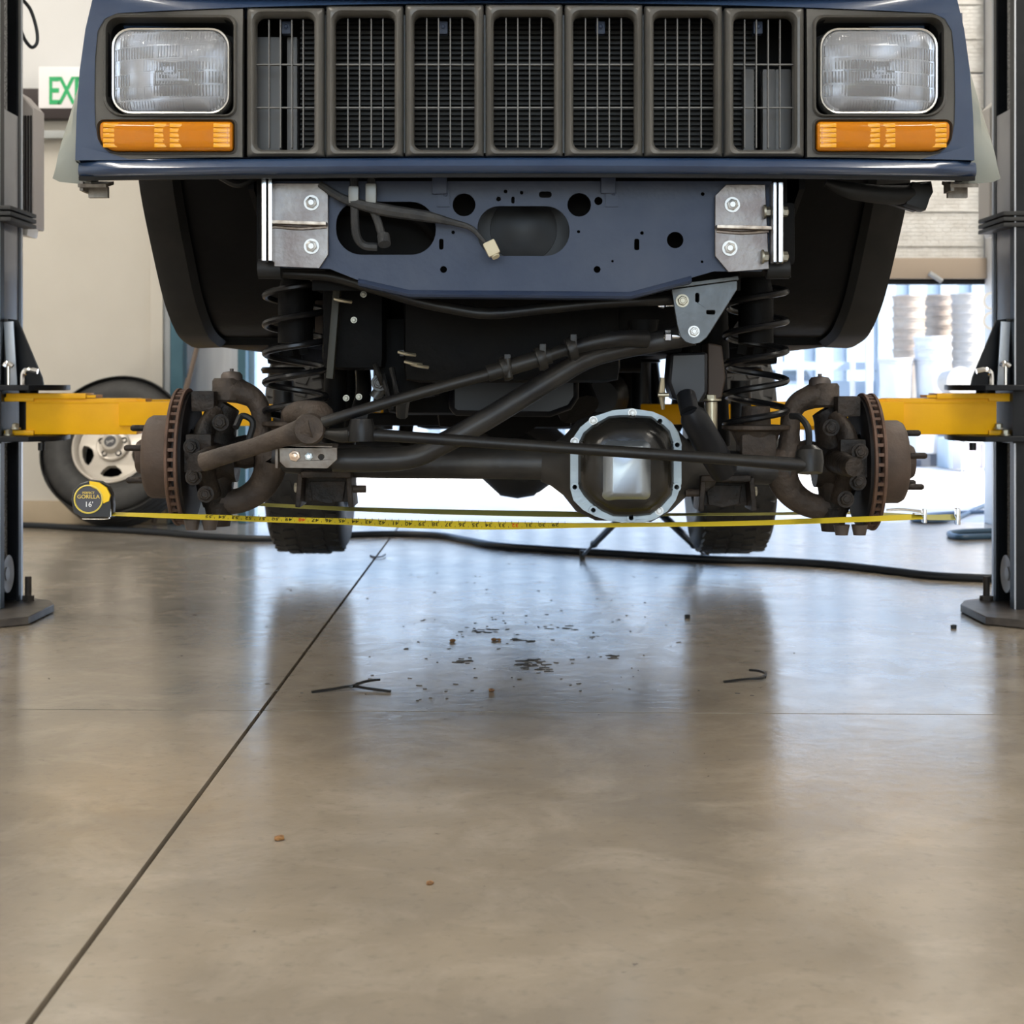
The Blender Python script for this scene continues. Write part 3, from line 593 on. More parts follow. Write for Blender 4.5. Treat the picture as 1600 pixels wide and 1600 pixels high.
# control arm brackets, spring perches
for s in (-1, 1):
    mm = (lambda x: x) if s < 0 else (lambda x: 1643-x)
    dy = 0 if s < 0 else 6
    b = B()
    for x in (472, 550): b.box(P(mm(x), 764+dy, 3.30), (.010, .10, .066), Matrix.Rotation(.08*(1 if x == 472 else -1)*-s, 3, 'Y'), bev=.002)
    b.box(P(mm(511), 741+dy, 3.27), (.098, .05, .012), bev=.003); b.box(P(mm(511), 764+dy, 3.33), (.09, .02, .05))
    b.plate([(mm(484), 752+dy), (mm(540), 752+dy), (mm(536), 782+dy), (mm(512), 787+dy), (mm(488), 782+dy)], [], lambda x, y: P(x, y, 3.31), (0, .006, 0))
    q = part('control_arm_bracket', b, rustd, bevel=.001)
    b = B(); b.cyl(P(mm(548), 764+dy, 3.27), P(mm(572), 764+dy, 3.27), .0075); new('stud', b, rust, q)
    b = B(); b.hexbolt(P(mm(468), 762+dy, 3.27), (s, 0, 0), .010, .01); new('bolt', b, zinc, q)
    b = B(); b.lathe([(.035, -.03), (.05, 0), (.068, .005), (.068, .012), (.03, .014), (.028, .05)], P(mm(462), 668+dy, AX), (0, 0, 1), 24); b.box(P(mm(462), 690+dy, AX), (.07, .09, .05), bev=.012); part('spring_perch', b, rust)
    # coil spring
    c = P(mm(462), 0, AX).x; z0, z1 = P(0, 662+dy, AX).z, P(0, 418, AX).z; pts = []; T = 5.4; n = int(T*26)
    for k in range(n+1):
        u = k/n; a = 2*pi*T*u*(1)+(.6 if s < 0 else 2.4)
        pts.append((c+.0605*cos(a), AX+.0605*sin(a), z0+(z1-z0)*u))
    b = B(); b.tube(pts, .0068, 8, smooth=False); part('coil_spring', b, M('spring_black', (.012, .012, .013), .28, .3))
    b = B(); b.lathe([(.035, 0), (.035, .1), (.028, .13), (.026, .2)], (c, AX, z1-.15), (0, 0, 1), 18); b.cyl((c, AX, z1-.02), (c, AX, z1+.06), .07); part('bump_stop', b, black)
    xs = mm(520); b = B(); b.cyl(P(xs, 690+dy, AX+.14), P(xs-6*s, 560, AX+.12), .024); b.cyl(P(xs-6*s, 560, AX+.12), P(xs-10*s, 430, AX+.10), .03); part('shock_absorber', b, black)
    # lower control arms run back to the body
    b = B(); b.tube([P(mm(511), 768+dy, 3.33), (X0+s*.40, 3.75, .55), (X0+s*.43, 4.25, .74)], .024, 10); b.tube([P(mm(560), 650+dy, 3.3), (X0+s*.36, 3.75, .66), (X0+s*.40, 4.1, .77)], .018, 10); part('control_arm', b, satin)
# axle housing lump on the long side is the far axle's differential, below
RX = 5.89
b = B(); b.tube([P(505, 700, RX), P(1120, 703, RX)], .04, 14); b.lathe([(.04, 0), (.10, .05), (.155, .11), (.165, .17), (.155, .23), (.09, .30), (.04, .36)], P(813-80, 706, RX-.02), (1, 0, 0), 24); b.lathe([(.15, 0), (.13, -.06), (.07, -.16), (.05, -.22)], P(813, 710, RX-.02), (0, 1, 0), 20); part('rear_axle', b, M('rear_axle_grey', (.05, .05, .052), .5, .2))
for s in (-1, 1):
    b = B(); b.tube([(X0+s*.53, 5.2, .80), (X0+s*.53, 5.6, .56), (X0+s*.53, 5.9, .52), (X0+s*.53, 6.3, .56), (X0+s*.53, 6.75, .80)], .03, 8); b.cyl((X0+s*.40, 5.8, .47), (X0+s*.35, 5.6, .80), .025); part('leaf_spring', b, black)

# steering linkage
b = B(); b.tube([P(318, 722, 3.08), P(350, 712, 3.06), P(400, 697, 3.03), P(450, 680, 3.0), P(490, 668, 2.99)], [.018, .017, .016, .019, .026], 12); b.lathe([(.026, -.014), (.029, -.008), (.029, .006), (.02, .012)], P(484, 670, 2.985), (0, 1, 0), 20); b.lathe([(.011, -.016), (.0105, -.013)], P(484, 671, 2.985), (0, 1, 0), 12); b.tube([P(485, 668, 2.99), P(500, 650, 3.02), P(472, 645, 3.06), P(450, 648, 3.08)], [.022, .026, .024, .016], 10); part('drag_link_end', b, rust)
b = B(); b.tube([P(488, 670, 2.99), P(520, 655, 2.98), P(640, 619, 2.98), P(770, 583, 2.98)], [.013, .0105, .0105, .0105], 12); b.tube([P(762, 584, 2.98), P(860, 555, 2.99)], .0155, 12); b.tube([P(852, 557, 2.99), P(900, 542, 3.0), P(960, 530, 3.0), P(1010, 530, 3.02)], [.011, .013, .016, .017], 12)
for x, y in ((790, 576), (845, 560), (893, 545)): b.lathe([(.021, -.008), (.023, 0), (.021, .008)], P(x, y, 2.985), P(860, 555, 2.99)-P(770, 583, 2.98), 14); b.box(P(x+3, y-13, 2.98), (.012, .024, .022), bev=.003)
b.cyl(P(793, 560, 2.97), P(796, 590, 2.97), .006); dl = part('drag_link', b, satin)
b = B(); b.tube([P(545, 677, 2.97), P(640, 683, 2.97), P(900, 701, 2.965), P(1130, 717, 2.97), P(1262, 727, 2.98)], [.013, .0105, .0105, .0105, .013], 12); b.lathe([(.024, -.02), (.026, 0), (.02, .02)], P(565, 672, 2.97), (0, 0, 1), 14); b.lathe([(.022, -.02), (.026, .0), (.024, .02), (.012, .03)], P(1265, 722, 2.99), (0, .2, 1), 16); b.tube([P(505, 676, 2.985), P(530, 680, 2.98), P(560, 678, 2.975)], [.008, .013, .015], 10); part('tie_rod', b, satin)
b = B(); b.tube([P(520, 719, 3.10), P(570, 719, 3.10), P(640, 715, 3.10), P(690, 694, 3.10), P(760, 655, 3.10), P(850, 600, 3.09), P(915, 562, 3.08), P(975, 545, 3.07), P(1045, 530, 3.06), P(1082, 520, 3.05)], [.022, .023, .022, .0205, .0205, .02, .019, .018, .02, .024], 14); part('track_bar', b, M('track_bar_black', (.018, .018, .019), .4, .2, (.032, .03, .028), 14, .08, 50))
b = B(); b.plate([(436, 699), (448, 696), (527, 699), (527, 718), (512, 732), (446, 731), (437, 722)], [circ(502, 714, 4.5, 12)], lambda x, y: P(x, y, 3.03), (0, .006, 0)); b.box(P(482, 697, 3.08), (.10, .10, .006)); b.box(P(438, 714, 3.08), (.006, .10, .038)); tb = part('track_bar_bracket', b, M('scuffed_bracket', (.20, .175, .15), .42, .6, (.11, .085, .065), 25, .1, 90), bevel=.001)
for x, y, r, m in ((461, 712, .0105, M('coppery_bolt', (.75, .58, .44), .35, .8)), (483, 713, .0075, M('blue_white_plug', (.65, .75, .82), .3, .5))):
    b = B(); b.hexbolt(P(x, y, 3.03), (0, -1, 0), r, .008, False); new('bolt', b, m, tb)
# frame-side track bar bracket
b = B(); o2 = [(1049, 452), (1152, 438), (1152, 452), (1110, 519), (1104, 528), (1095, 535), (1083, 538), (1072, 535), (1063, 526), (1058, 508)]
b.plate(o2, [rr(1087, 458, 1092, 472, 2, 2, 1), rr(1104, 485, 1117, 491, 2, 2, 1)], lambda x, y: P(x, y, 3.0), (0, .008, 0)); b.box(P(1100, 443, 3.05), (.115, .1, .008), Matrix.Rotation(-.13, 3, 'Y')); fb = part('frame_bracket', b, M('satin_grey_steel', (.085, .095, .105), .33, .5, (.055, .06, .066), 20, .06, 90), bevel=.0012)
for x, y, r, m in ((1066, 470, .0088, zinc), (1084, 518, .0078, M('bright_zinc', (.7, .7, .7), .3, .8))):
    b = B(); b.hexbolt(P(x, y, 3.0), (0, -1, 0), r, .010); new('bolt', b, m, fb)
for x, y, r in ((1046, 525, .011), (1036, 475, .008)):
    b = B(); b.hexbolt(P(x+4, y, 3.04), (-1, 0, 0), r, .014, False); b.cyl(P(x+4, y, 3.04), P(x+22, y, 3.04), .006); new('nut', b, bright, fb)
b = B(); b.plate([(1048, 552), (1106, 550), (1106, 612), (1096, 630), (1052, 624), (1044, 600)], [], lambda x, y: P(x, y, 3.17), (0, .10, 0)); part('upper_arm_bracket', b, M('dark_grey_bracket', (.016, .017, .021), .35, .2, spec=.4), bevel=.006)
b = B(); b.plate([(1106, 535), (1128, 540), (1134, 590), (1128, 622), (1104, 630), (1106, 600)], [], lambda x, y: P(x, y, 3.19), (0, .10, 0)); part('rusty_gusset', b, M('brown_gusset', (.040, .025, .016), .6, .2, (.06, .04, .03), 15), bevel=.003)
b = B(); b.lathe([(.016, 0), (.026, .02), (.028, .10), (.026, .16)], P(1077, 640, 3.05), P(1105, 690, 3.09)-P(1077, 640, 3.05), 18); b.cyl(P(1072, 618, 3.08), P(1078, 645, 3.05), .018); part('bump_cup', b, blackp)
b = B(); b.cyl(P(1112, 628, 3.2), P(1112, 690, 3.2), .011); b.hexbolt(P(1112, 626, 3.2), (0, 0, 1), .014, .012); part('link_bolt', b, M('dull_zinc', (.42, .38, .28), .35, .8))
b = B(); b.tube([P(1035, 590, 3.12), P(1034, 615, 3.12), P(1036, 640, 3.12)], [.004, .007, .003], 8); b.cyl(P(1028, 617, 3.1), P(1045, 617, 3.1), .004); part('link_rod', b, M('dull_zinc', (.42, .38, .28), .35, .8))

# knuckles, inner C forgings, rotors
def hub(s):
    mm = (lambda x: x) if s < 0 else (lambda x: 1643-x); dy = 0 if s < 0 else 8
    Q = lambda x, y, D=AX: P(mm(x), y+dy, D)
    b = B(); b.tube([Q(356, 606), Q(378, 613), Q(397, 623), Q(407, 642), Q(409, 670), Q(411, 698), Q(422, 718)], [.030, .024, .021, .0195, .020, .024, .034], 12); b.tube([Q(424, 722), Q(418, 745), Q(404, 765), Q(383, 779), Q(360, 784), Q(338, 780)], [.034, .031, .028, .026, .025, .030], 12)
    b.lathe([(.024, -.03), (.03, -.025), (.03, .012), (.026, .018)], Q(355, 605), (0, 0, 1), 16); part('axle_yoke', b, rust)
    b = B(); b.lathe([(.021, 0), (.0225, .006), (.0215, .02), (.017, .026), (.004, .028), (.004, .033)], Q(362, 602), (0, 0, 1), 14); part('ball_joint_cap', b, M('grey_cap', (.07, .06, .058), .5, .3, (.11, .085, .07), 30))
    b = B(); b.tube([Q(356, 632), Q(346, 650), Q(338, 680), Q(335, 715), Q(336, 755), Q(340, 790)], [.026, .034, .040, .042, .038, .028], 12); b.tube([Q(340, 640, AX-.05), Q(322, 668, AX-.07), Q(316, 700, AX-.08), Q(320, 735, AX-.07), Q(334, 775, AX-.04)], [.014, .02, .022, .02, .016], 10)
    b.tube([Q(336, 712, AX-.05), Q(318, 720, 3.12), Q(308, 722, 3.08)], [.026, .02, .018], 10); b.cyl(Q(342, 785), Q(342, 822), .03, .022); b.box(Q(300, 718, AX-.09), (.05, .03, .05), bev=.008); b.box(Q(320, 627, AX-.04), (.045, .05, .04), bev=.005); b.box(Q(312, 690, AX-.1), (.05, .03, .03), bev=.006); part('steering_knuckle', b, rustd)
    b = B(); b.lathe([(.055, 0), (.058, .03), (.045, .055), (.045, .075)], Q(312, 718), (-s, 0, 0), 24); b.cyl(Q(345, 700), Q(412, 706), .022); b.lathe([(.03, 0), (.034, .02), (.03, .04)], Q(368, 706), (-s, 0, 0), 16); part('axle_shaft', b, rustd)
    for x, y, D in ((303, 745, 3.17), (322, 772, 3.2), (345, 660, 3.2), (300, 698, 3.16)):
        b = B(); b.hexbolt(Q(x, y, D), (0, -1, 0), .012, .014); part('knuckle_bolt', b, rustd)
    for x in (300, 328):
        b = B(); b.cyl(Q(x, 812, 3.22), Q(x, 828, 3.22), .016, .012); part('caliper_pin', b, M('grey_cap', (.1, .1, .1), .4))
    # dust shield
    ca = Q(283, 718, 3.19); b = B(); b.lathe([(.06, 0), (.10, .004), (.128, .0), (.132, -.016), (.130, -.018), (.124, -.004), (.09, 0), (.055, -.003)], Vector((ca.x, AX, ca.z)), (-s, 0, 0), 40, False); part('dust_shield', b, M('shield_black', (.008, .008, .009), .6, 0, (.018, .014, .012), 12, spec=.2))
    # brake rotor: two friction rings with vanes, and the hat with studs
    c = Q(268, 718, 3.19); o = Vector((c.x, AX, c.z)); ax = Vector((s, 0, 0)); b = B(); R = .1365
    for a in (-.0125, .0055): b.lathe([(.075, a), (R-.002, a), (R, a+.0015), (R, a+.0055), (R-.002, a+.007), (.075, a+.007)], o, ax, 56, False)
    for k in range(44):
        t = 2*pi*k/44; q = o+Vector((0, cos(t), sin(t)))*.116; b.box(q, (.013, .036, .0065), Matrix.Rotation(t, 3, 'X'))
    ro = part('brake_rotor', b, rotorm, label='rust brown vented brake disc')
    b = B(); b.lathe([(.078, .008), (.0825, .012), (.0825, .060), (.078, .068), (.072, .071), (.036, .071), (.034, .086), (.03, .092), (.0, .092)], o, ax, 40, False); new('rotor_hat', b, hatm, ro)
    for k in range(5):
        t = 2*pi*k/5+(.35 if s < 0 else .25); q = o+ax*.068+Vector((0, -cos(t), sin(t)))*.057
        b = B(); b.cyl(q, q+ax*.034, .0062); b.lathe([(.0062, .034), (.004, .038)], q, ax, 12); new('wheel_stud', b, rustd, ro)
hub(-1); hub(1)
# brake hose on the far side
b = B(); b.tube([P(1236, 650, 3.2), P(1250, 652, 3.18), P(1262, 668, 3.16), P(1264, 690, 3.16), P(1262, 705, 3.16)], .0065, 8); part('brake_hose', b, plasd)
b = B(); b.tube([P(368, 668, 3.2), P(378, 650, 3.22), P(395, 660, 3.22), P(388, 690, 3.22)], .0065, 8); part('brake_hose', b, plasd)

# rear wheels
def tyre(b, c, ax, R, W, rim, seg=56, blocks=True):
    h = W/2
    b.lathe([(rim, -h*.78), (rim+.015, -h*.92), (rim+(R-rim)*.5, -h*1.02), (R*.90, -h*.97), (R*.945, -h*.87), (R*.972, -h*.72), (R*.986, -h*.4), (R*.988, 0), (R*.986, h*.4), (R*.972, h*.72), (R*.945, h*.87), (R*.90, h*.97), (rim+(R-rim)*.5, h*1.02), (rim+.015, h*.92), (rim, h*.78)], c, ax, seg, False)
    ax = Vector(ax).normalized(); u = ax.orthogonal().normalized(); v = ax.cross(u)
    if blocks:
        for row, (a, wd) in enumerate(((-.72, .26), (-.36, .30), (.0, .28), (.36, .30), (.72, .26))):
            nb = 46
            for k in range(nb):
                t = 2*pi*(k+(.5 if row % 2 else 0))/nb; r = u*cos(t)+v*sin(t); tt = v*cos(t)-u*sin(t); rm = R*(.997 if abs(a) < .5 else .979)
                m = Matrix((r, tt, ax)).transposed(); b.box(Vector(c)+ax*a*h+r*(rm-.008), (.015, 2*pi*R/nb*.66, wd*h), m @ Matrix.Rotation((.25 if row % 2 else -.25), 3, 'X'))
for s, xc in ((-1, 488), (1, 1138)):
    c = P(xc, 0, RX); c.z = P(0, 865, RX).z+.372; b = B(); tyre(b, c, (1, 0, 0), .372, .262, .195); rw = part('rear_wheel', b, rubber)
    b = B(); b.lathe([(.205, -.09), (.19, -.088), (.185, -.05), (.18, .07), (.05, .085), (.0, .085)], c, (s, 0, 0), 40, False); b.lathe([(.16, -.03), (.17, -.1), (.17, -.02)], c, (s, 0, 0), 30); new('rim', b, alloy, rw)

# ------------------------------------------------------------------ the lift
def lift(s):
    near = 'the leaning wheel' if s < 0 else 'the open overhead door'
    IX = 1.466 if s < 0 else 1.438; Df, Db = 4.77, 4.98
    c = Vector((s*(IX+.14), (Df+Db)/2, 0))
    t = empty('lift_post', c, 'black lift post with yellow swing arms beside '+near, 'car lift', 'posts of the two post car lift')
    ZT = 3.9; S = lambda x: s*x
    b = B()                                           # C section open to the car
    for y in (Df, Db): b.box((S(IX+.13), y, ZT/2+.012), (.26, .012, ZT)); b.box((S(IX+.004), y+(.018 if y == Df else -.018), ZT/2+.012), (.008, .036, ZT))
    b.box((S(IX+.27), (Df+Db)/2, ZT/2+.012), (.014, Db-Df+.012, ZT)); new('column', b, blackp, t, bevel=.0015)
    b = B(); b.box((S(IX+.002), Db-.004, ZT/2), (.006, .016, ZT-.05)); b.box((S(IX+.002), Df-.004, ZT/2), (.004, .010, ZT-.05)); new('edge_strip', b, M('worn_bright_edge', (.5, .53, .58), .3, .5), t)
    po = [(-.30, -.48), (.22, -.48), (.345, -.36), (.345, 0), (.30, .13), (.22, .20), (-.30, .20)]
    b = B(); cx = S(IX+.16); bp = [(cx-s*q[0]*.82, 4.880+q[1]*.72) for q in po]; b.plate(bp, [], lambda x, y: Vector((x, y, .002)), (0, 0, .022)); base = new('base_plate', b, M('scuffed_base_plate', (.07, .06, .055), .45, .2, (.14, .12, .10), 14), t, bevel=.002)
    for q in ((.222, .12), (-.2, -.32), (-.2, .15)):
        p = Vector((cx-s*q[0]*.82, 4.880+q[1]*.72, .02)); b = B(); b.cyl(p, p+Vector((0, 0, .075)), .010); b.lathe([(.02, 0), (.02, .018)], p, (0, 0, 1), 6); new('anchor_bolt', b, rust, base)
    p = Vector((S(IX+.02), (Df+Db)/2-.01, .115)); b = B(); b.lathe([(.02, -.008), (.048, -.012), (.055, -.014), (.055, -.010), (.045, 0), (.055, .010), (.055, .014), (.048, .012), (.02, .008)], p, (1, 0, 0), 28, False); b.cyl(p-Vector((.012, 0, 0)), p+Vector((.012, 0, 0)), .02); new('cable_pulley', b, greyp, t)
    b = B(); b.cyl(p+Vector((0, .0, .05)), p+Vector((0, 0, 2.6)), .004, seg=6); b.cyl(p+Vector((S(.02), .06, .0)), p+Vector((S(.02), .06, 2.9)), .012, seg=8); new('lift_cable', b, M('wire_rope', (.3, .3, .3), .4, .7, (.08, .08, .08), 200), t)
    # sliding carriage with gusset and arm plates
    z0, z1 = P(0, 690, 4.7).z, P(0, 160, 4.7).z
    b = B(); b.box((S(IX+.012), 4.880, (z0+z1)/2), (.02, .15, z1-z0), bev=.003); b.box((S(IX+.06), 4.880, (z0+z1)/2), (.09, .17, z1-z0-.08)); ca = new('carriage', b, greyp, t)
    zp = P(0, 610, 4.830).z; zq = P(0, 686, 4.830).z
    g = [(0, P(0, 498, 4.840).z), (.028, P(0, 500, 4.840).z), (.098, P(0, 590, 4.840).z), (.105, zp), (0, zp)]
    b = B(); b.plate(g, [], lambda x, z: Vector((S(IX-x), 4.840, z)), (0, .012, 0)); new('gusset', b, blackp, ca)
    b = B(); b.box((S(IX-.02), 4.800, (g[0][1]+zp)/2), (.028, .008, g[0][1]-zp-.02), Matrix.Rotation(S(.06), 3, 'Y'), bev=.002); new('gusset_face', b, M('pale_scuffed_paint', (.42, .46, .52), .3, .3), ca)
    for z, h in ((zp, .016), (zq-.004, .016)):
        b = B(); b.plate([(S(IX+.03), 4.700), (S(IX-.10), 4.700), (S(IX-.155), 4.750), (S(IX-.17), 4.840), (S(IX-.15), 4.960), (S(IX-.06), 5.020), (S(IX+.03), 5.020)], [], lambda x, y: Vector((x, y, z)), (0, 0, h)); new('arm_plate', b, blackp, ca, bevel=.002)
    b = B(); b.box((S(IX+.01), 4.860, (zp+zq)/2), (.03, .2, zp-zq+.02)); new('carriage_back', b, blackp, ca)
    for dx, hh, k in ((.032, .055, 0), (.085, .045, 1)):
        p = Vector((S(IX-dx), 4.740, zp+.014)); b = B()
        if k == 0: b.cyl(p, p+Vector((0, 0, hh)), .0045); b.tube([p+Vector((-.012, 0, hh)), p+Vector((-.004, 0, hh+.010)), p+Vector((.012, 0, hh))], .007, 8)
        else: b.tube([p+Vector((S(.012), 0, 0)), p+Vector((S(.010), 0, hh*.8)), p+Vector((S(-.004), 0, hh)), p+Vector((S(-.030), 0, hh*.9))], .008, 8)
        new('release_pin', b, chrome, ca)
    for dx, z in ((.04, zq+.03), (.02, zq+.012)):
        b = B(); b.hexbolt(Vector((S(IX-dx), 4.780, z)), (0, 0, 1), .011, .016); new('stop_bolt', b, zinc, ca)
    b = B(); p = Vector((S(IX-.12), 4.760, zq-.008)); b.cyl(p, p-Vector((0, 0, .022)), .01); new('pivot_pin_end', b, satin, ca)
    b = B(); p = Vector((S(IX-.055), 4.860, zq)); b.cyl(p, p+Vector((0, 0, zp-zq)), .028); new('pivot_pin', b, satin, ca)
    IA = 1.442 if s < 0 else 1.438
    # front arm: yellow box with eye plates, telescoping inner tube and pad
    za, zb = P(0, 622, 4.810).z, P(0, 679, 4.810).z
    b = B(); xo, xi = IA-.04, IA-.36; b.box((S((xo+xi)/2), 4.840, (za+zb)/2), (xo-xi, .085, za-zb), bev=.006)
    b.box((S(IA-.10), 4.840, za+.006), (.23, .10, .016), bev=.003); b.box((S(IA-.02), 4.840, za-.004), (.09, .10, .012), bev=.003); b.box((S(IA-.02), 4.840, zb+.006), (.09, .10, .014), bev=.003)
    b.box((S((xo+xi)/2), 4.842, za-.012), (xo-xi-.02, .092, .008), bev=.002); b.box((S(IA-.205), 4.835, za+.005), (.075, .08, .008))
    arm = new('swing_arm', b, yellow, t)
    b = B(); b.box((S((xi+.72)/2+.02), 4.820, za-.045), (xi-.66, .07, .07), Matrix.Rotation(S(.0), 3, 'Z'), bev=.005); b.box((S(xi-.01), 4.840, za-.012), (.03, .08, .02)); new('arm_extension', b, yellow, arm)
    b = B(); p = Vector((S(.66), 4.800, za-.02)); b.cyl(p-Vector((0, 0, .06)), p+Vector((0, 0, .70-.02-p.z)), .03); b.lathe([(.06, 0), (.065, .012), (.06, .019)], p+Vector((0, 0, .70-p.z)), (0, 0, 1), 24); new('lift_pad', b, blackp, arm)
    # rear arm
    e0, e1 = Vector((S(IA-.03), 4.940, (za+zb)/2)), Vector((S(.42), 5.42, (za+zb)/2-.005)); d = (e1-e0); m = Matrix.Rotation(math.atan2(d.y, d.x), 3, 'Z')
    b = B(); b.box(e0.lerp(e1, .27), (d.length*.5, .085, .095), m, bev=.006); a2 = new('swing_arm', b, yellow, t)
    b = B(); b.box(e0.lerp(e1, .74), (d.length*.5, .065, .065), m, bev=.005); new('arm_extension', b, yellow, a2)
    b = B(); b.cyl(e1-Vector((0, 0, .05)), e1+Vector((0, 0, .74-e1.z)), .032); b.lathe([(.06, 0), (.065, .004), (.06, .009)], e1+Vector((0, 0, .74-e1.z)), (0, 0, 1), 24); new('lift_pad', b, blackp, a2)
    # three rubber bands and the finned cover behind
    for k in range(3):
        z = P(0, 321+k*9 if s < 0 else 330+k*9, 4.7).z
        b = B(); b.box((S(IX+.02), 4.880, z), (.11, .26, .012), bev=.004); new('rubber_band', b, rubber, t)
    D = 5.10; xa_, xb_ = (29, 52) if s < 0 else (1546, 1575)
    m_ = M('pale_motor_grey', (.48, .44, .42), .45, .1) if s < 0 else M('pale_cover', (.60, .57, .53), .5)
    p0, p1 = P(xa_, 140, D), P(xb_, 140, D); zt, zb_ = P(0, 142, D).z, P(0, 356, D).z
    b = B(); prof = [(0, 0), (1, .12), (1, 1), (0, 1)] if s < 0 else [(0, .12), (1, 0), (1, 1), (0, 1)]
    b.plate([(p0.x+(p1.x-p0.x)*u, zt+(zb_-zt)*v) for u, v in prof], [], lambda x, z: Vector((x, D, z)), (0, .12, 0)); mo = new('motor_cover', b, m_, t, bevel=.004)
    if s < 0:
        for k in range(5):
            x = p0.x+(p1.x-p0.x)*(.12+k*.19); b = B(); b.box((x, D-.003, (zt+zb_)/2-.03), (.004, .01, (zt-zb_)*.78)); new('slot_shadow_strip', b, M('slot_shadow_dark', (.02, .015, .015), .6), mo)  # dark strips imitate the shaded slots of the cover
    q = P((xa_+xb_)/2+(0 if s < 0 else -5), 362, D); b = B(); b.box(q, (.045, .11, .03), Matrix.Rotation(S(-.15), 3, 'Y'), bev=.008); new('cover_end', b, M('white_end_cap', (.78, .79, .8), .4), mo)
    if s < 0:
        b = B(); b.tube([P(36, 0, 5.08), P(48, 16, 5.08), P(57, 45, 5.08), P(58, 66, 5.08), P(50, 74, 5.08), P(40, 64, 5.08), P(32, 46, 5.08)], .0055, 8); b.tube([P(37, -60, 5.08), P(36, 0, 5.08)], .0055, 8); new('hydraulic_hose', b, hose, t)
lift(-1); lift(1)

# ------------------------------------------------------------------ tape measure and ribbons
DTM = 3.16
tm = empty('tape_measure', P(147, 806, DTM), 'black and yellow pocket tape measure with its ribbon stretched past both brake discs', 'tape measure')
def T(x, y, d=0):
    v = P(x, y, DTM); v.y += d; return v
sh = [(117, 800), (114, 780), (117, 765), (127, 755), (142, 750), (158, 752), (170, 760), (176, 772), (178, 790), (177, 808), (130, 808)]
b = B(); b.loft([[T(147+(x-147)*k, 780+(y-780)*k, d) for x, y in sh] for k, d in ((.94, -.016), (1, -.011), (1, .014), (.94, .018))]); new('case', b, M('black_tape_case', (.014, .014, .016), .4), tm, ang=50)
b = B(); b.plate([(143, 751), (158, 753), (170, 761), (176, 773), (174, 782), (165, 786), (163, 774), (155, 764), (144, 759)], [], lambda x, y: T(x, y, -.019), (0, .02, 0)); new('yellow_grip', b, M('tape_case_yellow', (.85, .55, .01), .35), tm, bevel=.001)
cc = T(142, 779, -.017); b = B(); b.lathe([(.0275, .006), (.0275, -.003), (.0255, -.004), (.0245, -.001)], cc, (0, 1, 0), 36, False); new('ring', b, M('tape_ring_yellow', (.75, .6, .12), .4), tm)
b = B(); b.lathe([(.025, .002), (.025, -.001), (.0, -.001)], cc, (0, 1, 0), 36, False); new('badge', b, M('badge_slate', (.06, .06, .075), .4), tm)
b = B(); text_b(b, 'GORILLA', .0105, FACE(cc+Vector((0, -.0016, .0045)))); text_b(b, 'PERFECT', .006, FACE(cc+Vector((0, -.0016, .012)))); new('badge_lettering', b, M('gold_lettering', (.8, .6, .12), .4), tm)
b = B(); text_b(b, "16'", .014, FACE(cc+Vector((.001, -.0016, -.010)))); new('length_mark', b, M('white_lettering', (.85, .85, .85), .4), tm)
b = B(); b.tube([T(130, 810, -.006), T(168, 810, -.006), T(172, 806, -.006), T(173, 790, -.010)], .0016, 6); b.box(T(174, 798, -.008), (.006, .014, .022), bev=.001); new('belt_clip', b, chrome, tm)
def ribbon(name, par, pts, mat):
    b = B(); path = catmull([P(x, y, D) for x, y, D, w_ in pts], 8); ws = [w_ for *_, w_ in pts]; loops = []; n = len(path)
    for i, p in enumerate(path):
        f = i/(n-1)*(len(ws)-1); k = min(int(f), len(ws)-2); hpx = max(1.5, ws[k]+(ws[k+1]-ws[k])*(f-k)-2.5)
        half = .0115; hz = min(half*.98, hpx*p.y/FPX/2); hy = math.sqrt(max(half*half-hz*hz, 0)); u = Vector((0, hy, hz)); nn = Vector((0, -hz, hy)).normalized()*.0004
        cr = nn*2.0
        loops.append([p+u+nn, p+cr+nn*0, p-u+nn, p-u-nn, p+cr-nn*2, p+u-nn])
    b.loft(loops); return new(name, b, mat, par, ang=60)
rp = [(176, 803, 3.16, 6), (260, 806, 3.16, 8), (350, 809, 3.16, 9), (430, 812, 3.158, 9), (540, 815, 3.155, 10.5), (640, 819, 3.15, 13), (740, 821, 3.145, 13.5), (805, 821.5, 3.145, 12), (900, 821, 3.145, 8), (1000, 820, 3.145, 7), (1150, 818, 3.155, 8), (1300, 813, 3.16, 9), (1380, 810, 3.16, 9), (1441, 807, 3.16, 9)]
ribbon('ribbon', tm, rp, tapey)
def along(x, pts):
    for a, c in zip(pts, pts[1:]):
        if a[0] <= x <= c[0]: u = (x-a[0])/(c[0]-a[0]); return [a[k]+(c[k]-a[k])*u for k in range(4)]
bk, rd = B(), B()
for n_ in range(29, 56):
    x = 805-(n_-32)*.0254*FPX/3.17; x_, y_, D_, w_ = along(x, rp); hz = min(.0112, w_*D_/FPX/2); hy = math.sqrt(max(.0115**2-hz*hz, 0)); up = Vector((0, hy, hz)).normalized(); nn = Vector((0, -up.z, up.y))
    tgt = rd if n_ % 16 == 0 else bk
    text_b(tgt, str(n_), .0135, fx(P(x_, y_, D_)+nn*.0016, (-1, 0, 0), -up), .0002)
    for k in range(1, 4):
        xx = x+k*.25*.0254*FPX/3.17; q = along(xx, rp); tgt2 = bk; tgt2.box(P(q[0], q[1], q[2])+nn*.0012+up*.007*(1 if k % 2 else -1), (.0007, .0006, .006), Matrix.Rotation(0, 3, 'X'))
new('numerals', bk, M('black_print', (.01, .01, .01), .5), tm); new('red_numerals', rd, M('red_print', (.6, .03, .01), .5), tm)
